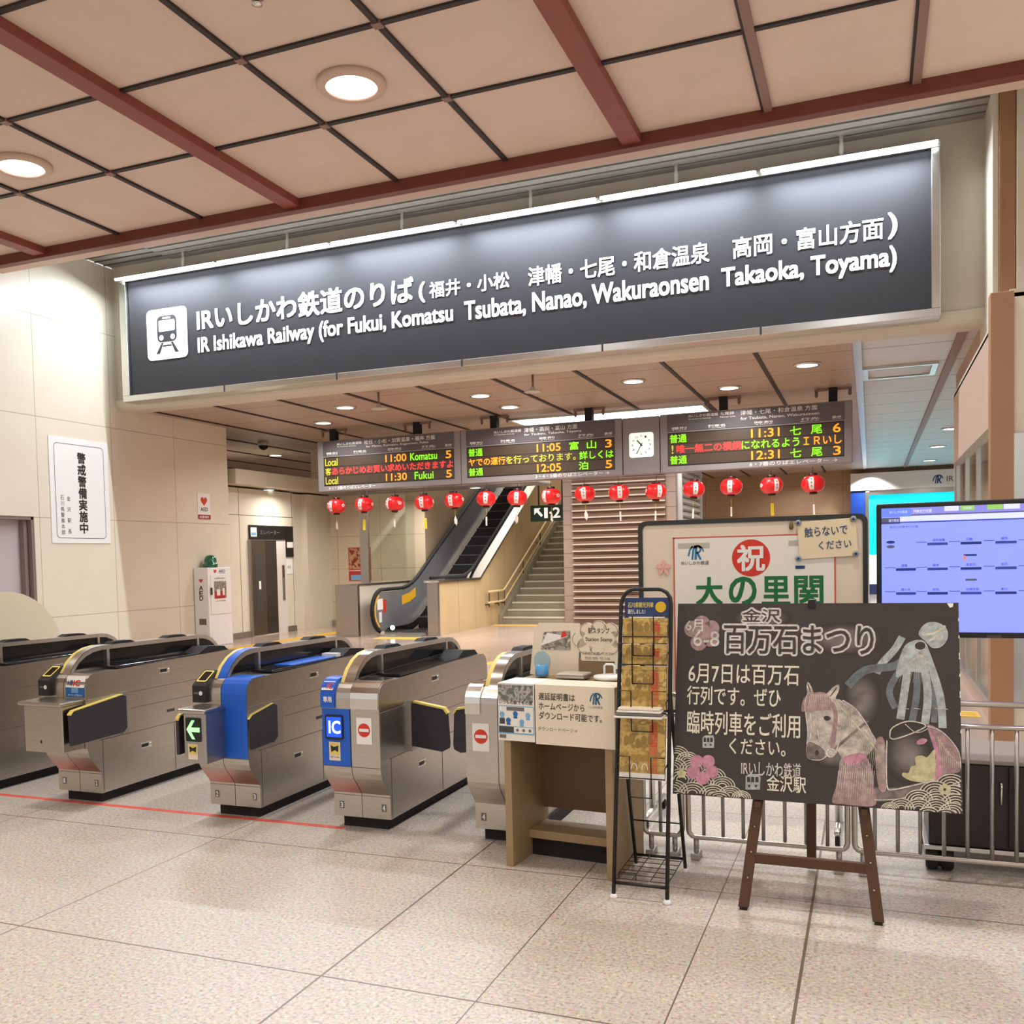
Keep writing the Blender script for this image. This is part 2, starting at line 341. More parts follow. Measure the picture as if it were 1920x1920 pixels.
class MB:
    def __init__(s): s.v = []; s.f = []; s.mi = []; s.sm = []; s.mats = []
    def m(s, mt):
        if mt not in s.mats: s.mats.append(mt)
        return s.mats.index(mt)
    def add(s, vs, fs, mt, smooth=False):
        b = len(s.v); s.v += [Vector(x) for x in vs]; k = s.m(mt)
        for f in fs: s.f.append(tuple(b + i for i in f)); s.mi.append(k); s.sm.append(smooth)
        return s
    def bm(s, bm, mt, smooth=False):
        bm.verts.index_update()
        s.add([v.co.copy() for v in bm.verts], [[v.index for v in f.verts] for f in bm.faces], mt, smooth); bm.free(); return s
    def box(s, x0, x1, y0, y1, z0, z1, mt, bev=0.0, seg=2):
        bm = bmesh.new(); bmesh.ops.create_cube(bm, size=1)
        for v in bm.verts: v.co = Vector((x0 + (v.co.x + .5) * (x1 - x0), y0 + (v.co.y + .5) * (y1 - y0), z0 + (v.co.z + .5) * (z1 - z0)))
        if bev: bmesh.ops.bevel(bm, geom=list(bm.edges), offset=bev, segments=seg, affect='EDGES', profile=.5)
        return s.bm(bm, mt)
    def prism(s, pts, a0, a1, mt, axis='x', smooth=False):
        """polygon pts (2-D) extruded along an axis: x -> pts are (y,z); y -> (x,z); z -> (x,y)"""
        def P(p, a): return {'x': (a, p[0], p[1]), 'y': (p[0], a, p[1]), 'z': (p[0], p[1], a)}[axis]
        n = len(pts); vs = [P(p, a0) for p in pts] + [P(p, a1) for p in pts]
        fs = [tuple(range(n))[::-1], tuple(range(n, 2 * n))] + [(i, (i + 1) % n, n + (i + 1) % n, n + i) for i in range(n)]
        return s.add(vs, fs, mt, smooth)
    def ring(s, outer, inner, a0, a1, mt, axis='x'):
        """the band between two polygons of the same count, extruded"""
        def P(p, a): return {'x': (a, p[0], p[1]), 'y': (p[0], a, p[1]), 'z': (p[0], p[1], a)}[axis]
        n = len(outer); vs = [P(p, a0) for p in outer] + [P(p, a0) for p in inner] + [P(p, a1) for p in outer] + [P(p, a1) for p in inner]
        fs = []
        for i in range(n):
            j = (i + 1) % n
            fs += [(i, j, n + j, n + i), (2 * n + i, 3 * n + i, 3 * n + j, 2 * n + j), (i, 2 * n + i, 2 * n + j, j), (n + i, n + j, 3 * n + j, 3 * n + i)]
        return s.add(vs, fs, mt)
    def tube(s, path, r, mt, n=10, closed=False):
        pts = [Vector(p) for p in path]; N = len(pts); vs = []; fs = []
        prev = None
        for i, p in enumerate(pts):
            if closed: t = (pts[(i + 1) % N] - pts[i - 1])
            else: t = pts[min(i + 1, N - 1)] - pts[max(i - 1, 0)]
            t.normalize()
            a = prev - t * prev.dot(t) if prev is not None and (prev - t * prev.dot(t)).length > 1e-4 else t.orthogonal()
            a.normalize(); prev = a; b = t.cross(a)
            vs += [p + (a * math.cos(2 * math.pi * k / n) + b * math.sin(2 * math.pi * k / n)) * r for k in range(n)]
        for i in range(N if closed else N - 1):
            j = (i + 1) % N
            fs += [(i * n + k, i * n + (k + 1) % n, j * n + (k + 1) % n, j * n + k) for k in range(n)]
        if not closed: fs += [tuple(range(n))[::-1], tuple(range((N - 1) * n, N * n))]
        return s.add(vs, fs, mt, True)
    def lathe(s, prof, c, mt, n=24, axis='z', smooth=True, caps=True):
        """profile [(radius, height)] turned about an axis through c"""
        c = Vector(c); vs = []; fs = []
        for r, h in prof:
            for k in range(n):
                a = 2 * math.pi * k / n; x, y = r * math.cos(a), r * math.sin(a)
                vs.append(c + {'z': Vector((x, y, h)), 'y': Vector((x, h, y)), 'x': Vector((h, x, y))}[axis])
        for i in range(len(prof) - 1):
            fs += [(i * n + k, i * n + (k + 1) % n, (i + 1) * n + (k + 1) % n, (i + 1) * n + k) for k in range(n)]
        if caps: fs += [tuple(range(n))[::-1], tuple(range((len(prof) - 1) * n, len(prof) * n))]
        return s.add(vs, fs, mt, smooth)
    def rect(s, F, u0, v0, u1, v1, mt, n=.001, t=0.0):
        if t:
            vs = [F.p(u, v, k) for k in (n, n + t) for u, v in ((u0, v0), (u1, v0), (u1, v1), (u0, v1))]
            return s.add(vs, [(3, 2, 1, 0), (4, 5, 6, 7), (0, 1, 5, 4), (1, 2, 6, 5), (2, 3, 7, 6), (3, 0, 4, 7)], mt)
        return s.add([F.p(u0, v0, n), F.p(u1, v0, n), F.p(u1, v1, n), F.p(u0, v1, n)], [(0, 1, 2, 3)], mt)
    def poly(s, F, pts, mt, n=.001):
        bm = bmesh.new(); vs = [bm.verts.new(F.p(u, v, n)) for u, v in pts]
        f = bm.faces.new(vs); f.normal_update(); bmesh.ops.triangulate(bm, faces=[f])
        return s.bm(bm, mt)
    def slab(s, F, pts, n0, n1, mt):
        k = len(pts); vs = [F.p(u, v, n0) for u, v in pts] + [F.p(u, v, n1) for u, v in pts]
        return s.add(vs, [tuple(range(k))[::-1], tuple(range(k, 2 * k))] + [(i, (i + 1) % k, k + (i + 1) % k, k + i) for i in range(k)], mt)
    def disc(s, F, u, v, r, mt, n=.001, k=24, r2=None):
        return s.poly(F, [(u + r * math.cos(2 * math.pi * i / k), v + (r2 or r) * math.sin(2 * math.pi * i / k)) for i in range(k)], mt, n)
    def stroke(s, F, pts, wd, mt, n=.001, taper=False):
        P = [Vector(p) for p in pts]
        L, Rr = [], []
        for i, p in enumerate(P):
            t = P[min(i + 1, len(P) - 1)] - P[max(i - 1, 0)]; t.normalize(); q = Vector((-t.y, t.x)) * wd / 2
            if taper: q *= (1 - .75 * i / (len(P) - 1))
            L.append(p + q); Rr.append(p - q)
        vs = [F.p(a.x, a.y, n) for a in L] + [F.p(a.x, a.y, n) for a in Rr]; k = len(P)
        return s.add(vs, [(i, k + i, k + i + 1, i + 1) for i in range(k - 1)], mt)
    def text(s, F, body, u0, v0, u1, v1, mt, n=.002, bold=0.0, keep=False):
        """ink box of the text fitted to u0..u1, v0..v1 (keep: one scale, from the height)"""
        if bold > 0: return s.fat(F, body, u0, v0, u1, v1, mt, n, min(bold, .02) * (v1 - v0) * 1.3)
        vs, fs = glyphs(body)
        if not vs: return s
        xs = [a for a, _ in vs]; ys = [b for _, b in vs]
        x0, x1, y0, y1 = min(xs), max(xs), min(ys), max(ys)
        sx = (u1 - u0) / max(x1 - x0, 1e-6); sy = (v1 - v0) / max(y1 - y0, 1e-6)
        if keep: sx = sy
        return s.add([F.p(u0 + (a - x0) * sx, v0 + (b - y0) * sy, n) for a, b in vs], fs, mt)
    def fat(s, F, body, u0, v0, u1, v1, mt, n=.002, r=.006):
        """heavier lettering: the same glyphs laid four times, a hair apart"""
        for q, (a, b) in enumerate(((r, r), (-r, r), (r, -r), (-r, -r))): s.text(F, body, u0 + a, v0 + b, u1 + a, v1 + b, mt, n + q * 1e-4)
        return s
    def column(s, F, body, u, v_top, size, pitch, mt, n=.002, bold=0.0, r=0.0):
        for i, ch in enumerate(body):
            if ch != ' ' and r: s.fat(F, ch, u - size / 2, v_top - i * pitch - size, u + size / 2, v_top - i * pitch, mt, n, r)
            elif ch != ' ': s.text(F, ch, u - size / 2, v_top - i * pitch - size, u + size / 2, v_top - i * pitch, mt, n, bold)
        return s
    def build(s, name, parent=None, local=False, origin=None):
        me = bpy.data.meshes.new(name)
        if parent is not None:
            root = parent
            while root.parent: root = root.parent
            inv = Matrix.Identity(4) if local else root.matrix_basis.inverted()
            vs = [inv @ v for v in s.v]
        elif origin == 'world': vs = s.v
        else:
            lo = [min(v[i] for v in s.v) for i in range(3)]; hi = [max(v[i] for v in s.v) for i in range(3)]
            org = Vector(((lo[0] + hi[0]) / 2, (lo[1] + hi[1]) / 2, lo[2])); vs = [v - org for v in s.v]
        me.from_pydata([tuple(v) for v in vs], [], s.f)
        for m_ in s.mats: me.materials.append(m_)
        me.polygons.foreach_set('material_index', s.mi); me.polygons.foreach_set('use_smooth', s.sm)
        me.update()
        bm = bmesh.new(); bm.from_mesh(me)
        o = bpy.data.objects.new(name, me); COL.objects.link(o); bm.free()
        if parent is not None: o.parent = parent
        elif origin != 'world': o.location = org
        return o

def tag(o, label=None, cat=None, group=None, kind=None):
    if label: o['label'] = label
    if cat: o['category'] = cat
    if group: o['group'] = group
    if kind: o['kind'] = kind
    return o
def thing(name, label, cat, loc, group=None, rz=0.0):
    o = bpy.data.objects.new(name, None); COL.objects.link(o); o.empty_display_size = .2
    o.location = loc; o.rotation_euler = (0, 0, rz)
    o.matrix_basis = Matrix.Translation(Vector(loc)) @ Matrix.Rotation(rz, 4, 'Z')
    return tag(o, label, cat, group)
def struct(mb, name): return tag(mb.build(name, origin='world'), kind='structure')
def copy_tree(o, loc, label):
    r = o.copy(); COL.objects.link(r); r.location = loc; r['label'] = label
    for ch in list(o.children):
        c = ch.copy(); COL.objects.link(c); c.parent = r
        for g in list(ch.children):
            d = g.copy(); COL.objects.link(d); d.parent = c
    return r
def homog(src, dst):
    A = []; B = []
    for (x, y), (u, v) in zip(src, dst):
        A += [[x, y, 1, 0, 0, 0, -u * x, -u * y], [0, 0, 0, x, y, 1, -v * x, -v * y]]; B += [u, v]
    h = np.append(np.linalg.solve(np.array(A, float), np.array(B, float)), 1).reshape(3, 3)
    def f(x, y):
        q = h @ np.array([x, y, 1.0]); return (q[0] / q[2], q[1] / q[2])
    return f
def arc(cx, cy, rx, ry, a0, a1, n):
    return [(cx + rx * math.cos(R(a0 + (a1 - a0) * i / n)), cy + ry * math.sin(R(a0 + (a1 - a0) * i / n))) for i in range(n + 1)]
def rrect(u0, v0, u1, v1, r, n=5):
    return arc(u1 - r, v1 - r, r, r, 0, 90, n) + arc(u0 + r, v1 - r, r, r, 90, 180, n) + arc(u0 + r, v0 + r, r, r, 180, 270, n) + arc(u1 - r, v0 + r, r, r, 270, 360, n)

# ================================================================== THE SETTING
floor = MB(); floor.box(-20, 9, -6, 8.2, -.2, 0, M_floor); floor.box(-22, 9, 8.2, 38, -.2, 0, M_floor2); struct(floor, 'floor')

ZC = 6.17                                   # the tiled hall ceiling; tiles 1.42 m square
c = MB()
c.box(-20, 9, -6, 10.53, ZC, ZC + .2, M_ceil)
for y in (7.434, 8.877, 5.99, 4.55, 3.11, 1.66, .22): c.box(-20, 9, y - .029, y + .029, ZC - .022, ZC + .005, M_groove)
for x in (-9.55, -8.142, -5.26, -3.86):
    c.box(x - .027, x + .027, -6, 10.53, ZC - .028, ZC + .005, M_groove)
    for y in (7.434, 8.877): c.box(x - .044, x + .044, y - .044, y + .044, ZC - .034, ZC, M_groove2)
for x in (-.955, .4425, 1.86, 3.27, 4.69): c.box(x - .04, x + .04, -6, 10.53, ZC - .04, ZC + .005, M_groove2); c.box(x - .066, x - .04, -6, 10.53, ZC - .027, ZC + .005, M_groove)
struct(c, 'ceiling')
t = MB()
for x in (-10.98, -6.744, -2.39, 6.1): t.box(x - .106, x + .106, -6, 10.53, ZC - .10, ZC + .005, M_redbeam, .006)
struct(t, 'trim_1')
t = MB(); t.box(-20, 9, 10.51, 10.64, ZC - .14, ZC + .2, M_edgebeam, .006); struct(t, 'trim_2')
t = MB(); t.box(-20, 9, 10.64, 10.94, ZC - .09, ZC + .9, M_trimring); struct(t, 'trim_3')
t = MB(); t.box(-12.2, 9, 10.9, 13.6, 6.78, 6.95, M_louvre)
for k in range(-3, 4): t.box(-12.2, 1.3, 12.42 + k * .21, 12.45 + k * .21, 6.765, 6.785, M_louvreline); t.box(-10.9, 1.3, 12.46 + k * .21, 12.61 + k * .21, 6.752, 6.785, M_louvre, .004)
struct(t, 'ceiling_soffit')

wl = MB()
wl.box(-12.7, -12.2, -6, 10.3, 0, 6.76, M_wall); wl.box(-12.7, -12.2, 11.34, 16.3, 0, 6.76, M_wall); wl.box(-12.7, -12.2, 10.3, 11.34, 2.41, 6.76, M_wall)
wl.box(-22, -12.7, 16.0, 16.3, 0, 4.4, M_plain)
struct(wl, 'wall_left')
d = MB(); d.box(-12.45, -12.40, 10.3, 11.22, 0, 2.36, M_doorgrey); d.box(-12.46, -12.30, 11.22, 11.28, 0, 2.40, M_frame); d.box(-12.46, -12.22, 11.30, 11.34, 0, 2.40, M_frame); d.box(-12.46, -12.22, 10.3, 11.34, 2.36, 2.41, M_frame)
struct(d, 'door_1')

h = MB()
h.prism([(13.25, 6.8), (13.25, 4.50)] + arc(13.36, 4.46, .16, .15, 170, 300, 8) + [(13.75, 4.33), (13.75, 6.8)], -12.2, 1.3, M_header, 'x'); struct(h, 'wall_header')

ic = MB()
ic.box(-22, -.17, 13.6, 20.6, 4.37, 4.5, M_ceil2); ic.box(-22, -12.6, 20.6, 38, 4.37, 4.5, M_ceil2); ic.box(-6.6, -.17, 20.6, 38, 4.37, 4.5, M_ceil2)
ic.box(-.10, 4.5, 13.6, 38, 4.375, 4.5, M_ceil3)
for k in range(1, 16): ic.box(-.17 - 1.307 * k - .03, -.17 - 1.307 * k + .03, 13.75, 20.6 if 4 < k < 10 else 38, 4.352, 4.375, M_groove)
ic.box(-.21, -.10, 13.75, 38, 4.34, 4.38, M_alu); ic.box(1.06, 1.17, 13.75, 38, 4.34, 4.38, M_groove2)
struct(ic, 'ceiling_inner')
t = MB(); t.ring([(-.10, 15.98), (.96, 15.98), (.96, 16.98), (-.10, 16.98)], [(-.02, 16.06), (.88, 16.06), (.88, 16.90), (-.02, 16.90)], 4.34, 4.38, M_alu, 'z')
t.box(.08, .78, 16.16, 16.80, 4.35, 4.38, M_slatw)
tag(t.build('air_diffuser'), 'square air diffuser set in the pale slatted ceiling at right', 'vent')

wr = MB()
wr.box(1.3, 1.36, 12.4, 17.4, 0, 6.78, M_plain); wr.box(1.36, 1.6, 12.55, 17.4, 0, 6.78, M_pinkwall); wr.box(1.299, 1.36, 13.75, 17.4, 0, 4.37, M_pinkwall)
wr.box(1.53, 9, 12.3, 12.6, 0, 6.78, M_plain); wr.box(4.2, 4.4, 17.4, 38, 0, 4.4, M_plain); wr.box(1.6, 4.4, 17.3, 17.4, 0, 4.4, M_plain)
struct(wr, 'wall_right')
t = MB(); t.box(1.365, 1.525, 12.36, 12.56, 0, 6.75, M_brownpillar, .004); struct(t, 'trim_4')

# ticket office block on the right, its corner post, windows
of = MB()
of.box(1.00, 1.06, 8.5, 13.75, 0, .13, M_pinkwall); of.box(1.00, 1.06, 8.5, 13.75, 2.66, 3.53, M_pinkwall); of.box(1.00, 1.06, 13.55, 13.75, .13, 2.66, M_pinkwall)
of.box(1.03, 6, 8.42, 8.50, 2.46, 3.53, M_plain); of.box(1.03, 6, 8.42, 8.50, 0, .36, M_plain)
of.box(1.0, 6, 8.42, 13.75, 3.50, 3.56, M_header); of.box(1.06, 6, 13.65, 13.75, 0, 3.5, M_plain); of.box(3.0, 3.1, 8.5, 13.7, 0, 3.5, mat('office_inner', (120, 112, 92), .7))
struct(of, 'wall_office')
t = MB(); t.box(.86, 1.02, 8.34, 8.50, 0, 3.53, M_brownpillar, .004); struct(t, 'trim_5')
wn = MB()
wn.box(1.015, 1.03, 8.5, 13.55, .14, 2.64, M_glass)
for y in (8.53, 9.7, 10.9, 12.1, 13.3, 13.52): wn.box(.995, 1.05, y - .035, y + .035, .13, 2.66, M_alu)
wn.box(.985, 1.05, 8.5, 13.55, .13, .20, M_alu); wn.box(.99, 1.05, 8.5, 13.55, 2.60, 2.66, M_alu)
struct(wn, 'window_1')
wn = MB(); wn.box(1.05, 6, 8.45, 8.46, .38, 2.44, M_glass); wn.box(1.02, 1.10, 8.40, 8.48, .36, 2.46, M_alu); wn.box(1.10, 6, 8.40, 8.48, 2.40, 2.46, M_alu); wn.box(1.10, 6, 8.38, 8.48, .36, .41, M_alu)
struct(wn, 'window_2')

# inner hall walls
we = MB(); we.box(-12.9, -12.4, 16.3, 18.95, 0, 3.2, M_plain); we.box(-12.9, -12.55, 18.95, 20.6, 0, 3.2, M_plain); we.box(-12.56, -12.40, 19.55, 20.6, 0, 3.2, M_plain)
for y in (16.9, 18.9): we.box(-12.402, -12.397, y, y + .012, 0, 3.2, M_seam)
we.box(-12.402, -12.397, 16.3, 18.95, 2.62, 2.632, M_seam)
struct(we, 'wall_elevator')
t = MB(); t.box(-12.42, -12.37, 16.3, 17.2, 0, .13, M_steeld); t.box(-12.42, -12.37, 18.6, 18.95, 0, .13, M_steeld); t.box(-12.5, -9.8, 20.56, 20.6, 0, .13, M_steeld); struct(t, 'baseboard_left')
cp = MB(); cp.box(-22, -12.1, 16.45, 20.6, 3.24, 3.56, M_header, .02); cp.box(-12.1, -6.63, 19.72, 20.6, 3.22, 4.37, M_header); cp.box(-12.1, -6.63, 19.75, 20.6, 3.20, 3.225, M_dboard)
struct(cp, 'ceiling_canopy')
wb_ = MB(); wb_.box(-12.9, -9.8, 20.6, 20.8, 0, 4.37, M_wallx); wb_.box(-10.0, -9.8, 20.8, 33, 0, 9, M_wallx); wb_.box(-9.8, -6.6, 33, 33.2, 0, 9, M_wallx); wb_.box(-10, -6.4, 20.6, 33.2, 9, 9.2, M_plain)
wb_.box(-10, -6.4, 20.45, 20.6, 4.5, 9, M_plain); wb_.box(-6.6, -6.45, 24.4, 33, 0, 9, M_wallx); wb_.box(-6.6, -6.45, 20.6, 24.4, 4.37, 9, M_plain)
struct(wb_, 'wall_stairwell')
lamp('stairwell_fill_light', (-8.2, 26.5, 8.9), 1.2, 260, (1, .97, .92), 170, 6.0)  # unseen area light, added at the top to light the stairwell
bw = MB(); bw.box(-22, -10, 37.9, 38.1, 0, 4.4, M_plain); bw.box(-22.2, -22, 16, 38, 0, 4.4, M_plain)
bw.box(-6.6, 4.4, 36.4, 36.6, 0, 4.4, grid_lines('tan_far_wall', (190, 158, 128), (150, 122, 98), [(0, 2.4, -.9, .02), (2, 1.0, 2.9, .014)], rough=.5)); struct(bw, 'wall_back')

# tiled and louvred pillar beside the stairs
pl = MB(); pl.box(-6.62, -4.0, 21.4, 24.4, 0, 4.37, M_tile)
for k in range(28):
    z = .10 + k * .155
    pl.add([(-6.38, 21.39, z), (-4.22, 21.39, z), (-4.22, 21.31, z + .03), (-6.38, 21.31, z + .03), (-6.38, 21.31, z + .045), (-4.22, 21.31, z + .045), (-4.22, 21.39, z + .13), (-6.38, 21.39, z + .13)],
           [(0, 1, 2, 3), (3, 2, 5, 4), (4, 5, 6, 7), (0, 3, 4, 7), (1, 6, 5, 2)], M_slat)
    pl.box(-6.38, -4.22, 21.305, 21.312, z + .028, z + .06, M_slatw)
    pl.add([(-3.99, 21.6, z), (-3.99, 24.2, z), (-3.91, 24.2, z + .03), (-3.91, 21.6, z + .03), (-3.91, 21.6, z + .045), (-3.91, 24.2, z + .045), (-3.99, 24.2, z + .13), (-3.99, 21.6, z + .13)],
           [(0, 1, 2, 3), (3, 2, 5, 4), (4, 5, 6, 7), (0, 3, 4, 7), (1, 6, 5, 2)], M_slatw)
pl.box(-4.02, -3.88, 21.52, 21.60, 0, 4.37, M_alu); pl.box(-4.02, -3.88, 24.2, 24.28, 0, 4.37, M_alu)
struct(pl, 'pillar_louvred')

# floor markings
tp = MB(); tp.box(-9.6, -2.93, 4.90, 4.945, 0, .0015, M_tape); tag(tp.build('floor_tape'), 'faded red tape line on the floor along the gate fronts', 'tape')
for lab, b_ in (('yellow tactile strip on the floor running towards the elevator', (-11.25, -10.85, 14.2, 19.6)), ('yellow tactile strip on the floor before the escalator', (-9.4, -7.9, 17.1, 17.5)),
                ('short yellow tactile strip on the floor beside the ticket office glass', (.62, .95, 9.95, 10.3)), ('yellow tactile strip on the floor at the foot of the stairs', (-8.25, -6.7, 20.75, 21.1)), ('yellow tactile strip on the floor between gate and stamp desk', (-5.8, -2.8, 13.2, 13.6))):
    s_ = MB(); s_.box(*b_, 0, .004, M_tactile)
    nx = int((b_[1] - b_[0]) / .1); ny = int((b_[3] - b_[2]) / .1)
    for i in range(max(nx, 1)):
        if b_[1] - b_[0] > b_[3] - b_[2]:
            s_.box(b_[0] + i * .1 + .02, b_[0] + i * .1 + .08, b_[2] + .03, b_[3] - .03, .004, .008, M_tactile)
    if b_[1] - b_[0] < b_[3] - b_[2]:
        for i in range(ny): s_.box(b_[0] + .03, b_[1] - .03, b_[2] + i * .1 + .02, b_[2] + i * .1 + .08, .004, .008, M_tactile)
    tag(s_.build('tactile_strip'), lab, 'floor strip')

# ================================================================== CEILING FITTINGS
def hall_light(x, y, label):
    t = thing('ceiling_downlight', label, 'ceiling light', (x, y, 6.115))
    MB().lathe([(.248, 0), (.318, 0), (.332, .018), (.332, .055), (.248, .055)], (x, y, 6.115), M_trimring, 40, caps=False).build('trim_ring', t)
    MB().lathe([(.24, .010), (.252, .018), (.252, .045)], (x, y, 6.115), M_lampw, 40).build('diffuser', t)
    return t
hall_light(*HALL_LAMPS[1], 'large round downlight in the tan ceiling above the big sign')
hall_light(*HALL_LAMPS[0], 'large round downlight in the tan ceiling at the left edge')
def inner_light(x, y, label, z=4.345, r=.19):
    t = thing('ceiling_downlight', label, 'ceiling light', (x, y, z), 'small inner hall downlights')
    MB().lathe([(r * .8, 0), (r, 0), (r * 1.06, .012), (r * 1.06, .025), (r * .8, .025)], (x, y, z), M_alu, 28, caps=False).build('trim_ring', t)
    MB().lathe([(r * .78, .004), (r * .8, .02)], (x, y, z), M_lampi, 28).build('diffuser', t)
for (x, y), lab in zip(INNER_LAMPS, ('small downlight just left of the ceiling speaker over the left board', 'small downlight nearest above the left end of the departure boards', 'nearer small downlight above the gap of the middle board',
                                     'farther small downlight above the middle board beside the lit panel', 'small downlight above the clock, nearer row', 'small downlight above the left half of the right board', 'rightmost small downlight under the sign bottom, nearer row', 'small downlight beside the dome camera at far left')): inner_light(x, y, lab)
for (x, y), lab in zip(INNER_FAR_AND_FILL[:3], ('nearest of three downlights in the pale slatted ceiling', 'middle of three downlights in the pale slatted ceiling', 'farthest of three downlights in the pale slatted ceiling')): inner_light(x, y, lab, 4.35, .22)
inner_light(-11.95 - .5, 18.1, 'small downlight in the canopy over the elevator', 3.215, .15)
lamp('elevator_lamp_light', (-11.75, 18.0, 3.19), .25, 26, WARM, 160)
inner_light(-8.3, 20.15, 'small downlight in the grey canopy above the escalator', 3.175, .16)
lamp('canopy_lamp_light', (-9.5, 19.6, 3.15), .25, 30, WARM, 160)
lamp('canopy_lamp_light', (-7.6, 19.6, 3.15), .25, 24, WARM, 160)
t = thing('light_panel', 'long lit ceiling panel behind the departure boards', 'ceiling light', (-4.78, 18.7, 4.33))
MB().ring([(-6.72, 18.12), (-2.83, 18.12), (-2.83, 19.32), (-6.72, 19.32)], [(-6.66, 18.18), (-2.89, 18.18), (-2.89, 19.26), (-6.66, 19.26)], 4.33, 4.37, M_alu, 'z').build('frame', t)
MB().box(-6.66, -2.89, 18.18, 19.26, 4.345, 4.369, mat('panel_diffuser', (255, 255, 255), .5, emit=2.2, ecol=(250, 255, 245))).build('diffuser', t)
lamp('panel_light', (-4.78, 18.7, 4.33), 3.7, P_PANEL, (1, .98, .94), 160, 1.0)
def speaker(x, y, label):
    t = thing('ceiling_speaker', label, 'speaker', (x, y, 4.1))
    MB().lathe([(.018, 0), (.018, .25)], (x, y, 4.12), M_groove2, 10).build('pole', t)
    MB().lathe([(.02, .06), (.035, .05), (.05, .0), (.05, -.015)], (x, y, 4.12), M_slatw, 14).build('neck', t)
    MB().lathe([(.12, 0), (.14, .012), (.10, .025), (.03, .035)], (x, y, 4.09), M_slatw, 24).build('disc', t)
speaker(-7.52, 14.15, 'ceiling speaker with round disc hanging above the left departure board')
speaker(-4.74, 13.9, 'ceiling speaker on a short pole just under the sign middle')
t = thing('dome_camera', 'dark dome camera on the inner ceiling at far left', 'camera', (-12.9, 18.6, 4.2))
MB().lathe([(.12, .17), (.13, .13), (.12, .08)], (-12.9, 18.6, 4.2), M_slatw, 20).build('mount', t)
MB().lathe([(.115, .08), (.10, .03), (.06, -.005), (.01, -.02)], (-12.9, 18.6, 4.2), M_blkgls, 20).build('dome', t)
t = thing('fire_sprinkler', 'small fire sprinkler head in the tan ceiling at top edge', 'sprinkler', (-4.56, 6.69, 6.09))
MB().lathe([(.05, .08), (.06, .075), (.06, .06), (.02, .055)], (-4.56, 6.69, 6.09), M_groove2, 18).build('rosette', t)
MB().lathe([(.018, .06), (.018, .02), (.045, .015), (.045, .008), (.01, 0)], (-4.56, 6.69, 6.09), M_chrome, 14).build('head', t)

# ================================================================== THE BIG SIGN
sg = thing('direction_sign', 'huge dark station sign with white Japanese and English lettering under the ceiling edge', 'sign', (-5.47, 13.08, 4.37))
m = MB(); m.box(-11.60, .71, 12.96, 13.20, 4.48, 6.42, M_signface); m.build('face', sg)
m = MB(); XA, XB, ZA, ZB = -11.75, .80, 4.38, 6.44
m.box(XA, XB, 12.90, 13.24, ZA, ZA + .10, M_alu, .008); m.box(XA, XB, 12.90, 13.24, ZB - .06, ZB, M_alu, .006)
m.box(XA, XA + .14, 12.90, 13.24, ZA + .1, ZB - .06, M_alu, .008); m.box(XB - .10, XB, 12.90, 13.24, ZA + .1, ZB - .06, M_alu, .008)
for k in range(1, 6): x = XA + k * (XB - XA) / 6; m.box(x - .012, x + .012, 12.895, 12.91, ZA, ZA + .1, M_dark)
m.build('frame', sg)
SF = Fm((0, 12.955, 0))
m = MB()
m.fat(SF, 'IRいしかわ鉄道のりば', -10.19, 5.415, -6.26, 5.785, M_signwhite, .002, .010)
m.fat(SF, '(', -6.16, 5.39, -6.07, 5.68, M_signwhite, .002, .008); m.fat(SF, '福井・小松', -5.99, 5.43, -4.74, 5.66, M_signwhite, .002, .0045)
m.fat(SF, '津幡・七尾・和倉温泉', -4.45, 5.405, -1.94, 5.67, M_signwhite, .002, .0045)
m.fat(SF, '高岡・富山方面', -1.635, 5.405, .165, 5.67, M_signwhite, .002, .0045); m.fat(SF, ')', .225, 5.39, .32, 5.70, M_signwhite, .002, .008)
m.fat(SF, 'IR Ishikawa Railway (for Fukui, Komatsu', -10.19, 4.995, -5.63, 5.305, M_signwhite, .002, .008)
m.fat(SF, 'Tsubata, Nanao, Wakuraonsen', -5.435, 5.01, -1.955, 5.31, M_signwhite, .002, .008)
m.fat(SF, 'Takaoka, Toyama)', -1.78, 4.99, .31, 5.30, M_signwhite, .002, .008)
m.build('lettering', sg)
m = MB(); m.poly(SF, rrect(-11.23, 5.025, -10.395, 5.86, .09), M_signwhite, .002); pic = m.build('pictogram', sg)
m = MB(); K = lambda u, v: (-11.23 + u * .835, 5.025 + v * .835)
m.poly(SF, [K(*q) for q in rrect(.26, .34, .74, .86, .10)], M_signface, .004)
m.poly(SF, [K(*q) for q in rrect(.40, .795, .60, .83, .015)], M_signwhite, .006); m.poly(SF, [K(*q) for q in rrect(.30, .55, .70, .77, .03)], M_signwhite, .006)
for u in (.36, .64): m.disc(SF, *K(u, .43), .045, M_signwhite, .006, 18)
m.poly(SF, [K(.36, .33), (K(.41, .33)), K(.31, .12), K(.22, .12)], M_signface, .004); m.poly(SF, [K(.64, .33), K(.59, .33), K(.69, .12), K(.78, .12)], M_signface, .004)
m.poly(SF, [K(.38, .25), K(.62, .25), K(.60, .285), K(.40, .285)], M_signface, .004)
m.build('train_symbol', pic)
lp = MB(); lp.box(XA, XB, 12.82, 12.95, ZB - .03, ZB - .005, M_alu, .004); lp = lp.build('lamp_trough', sg)
for k in range(6):
    x0 = XA + k * (XB - XA) / 6 + .03; x1 = XA + (k + 1) * (XB - XA) / 6 - .03
    MB().box(x0, x1, 12.77, 12.82, ZB - .055, ZB - .020, M_tube, .01).build('lamp_tube', lp)
    lamp('sign_lamp_light', ((x0 + x1) / 2, 12.68, ZB - .07), x1 - x0 - .25, P_SIGN / 6, COOL, 178, .05, (R(-14), 0, 0))
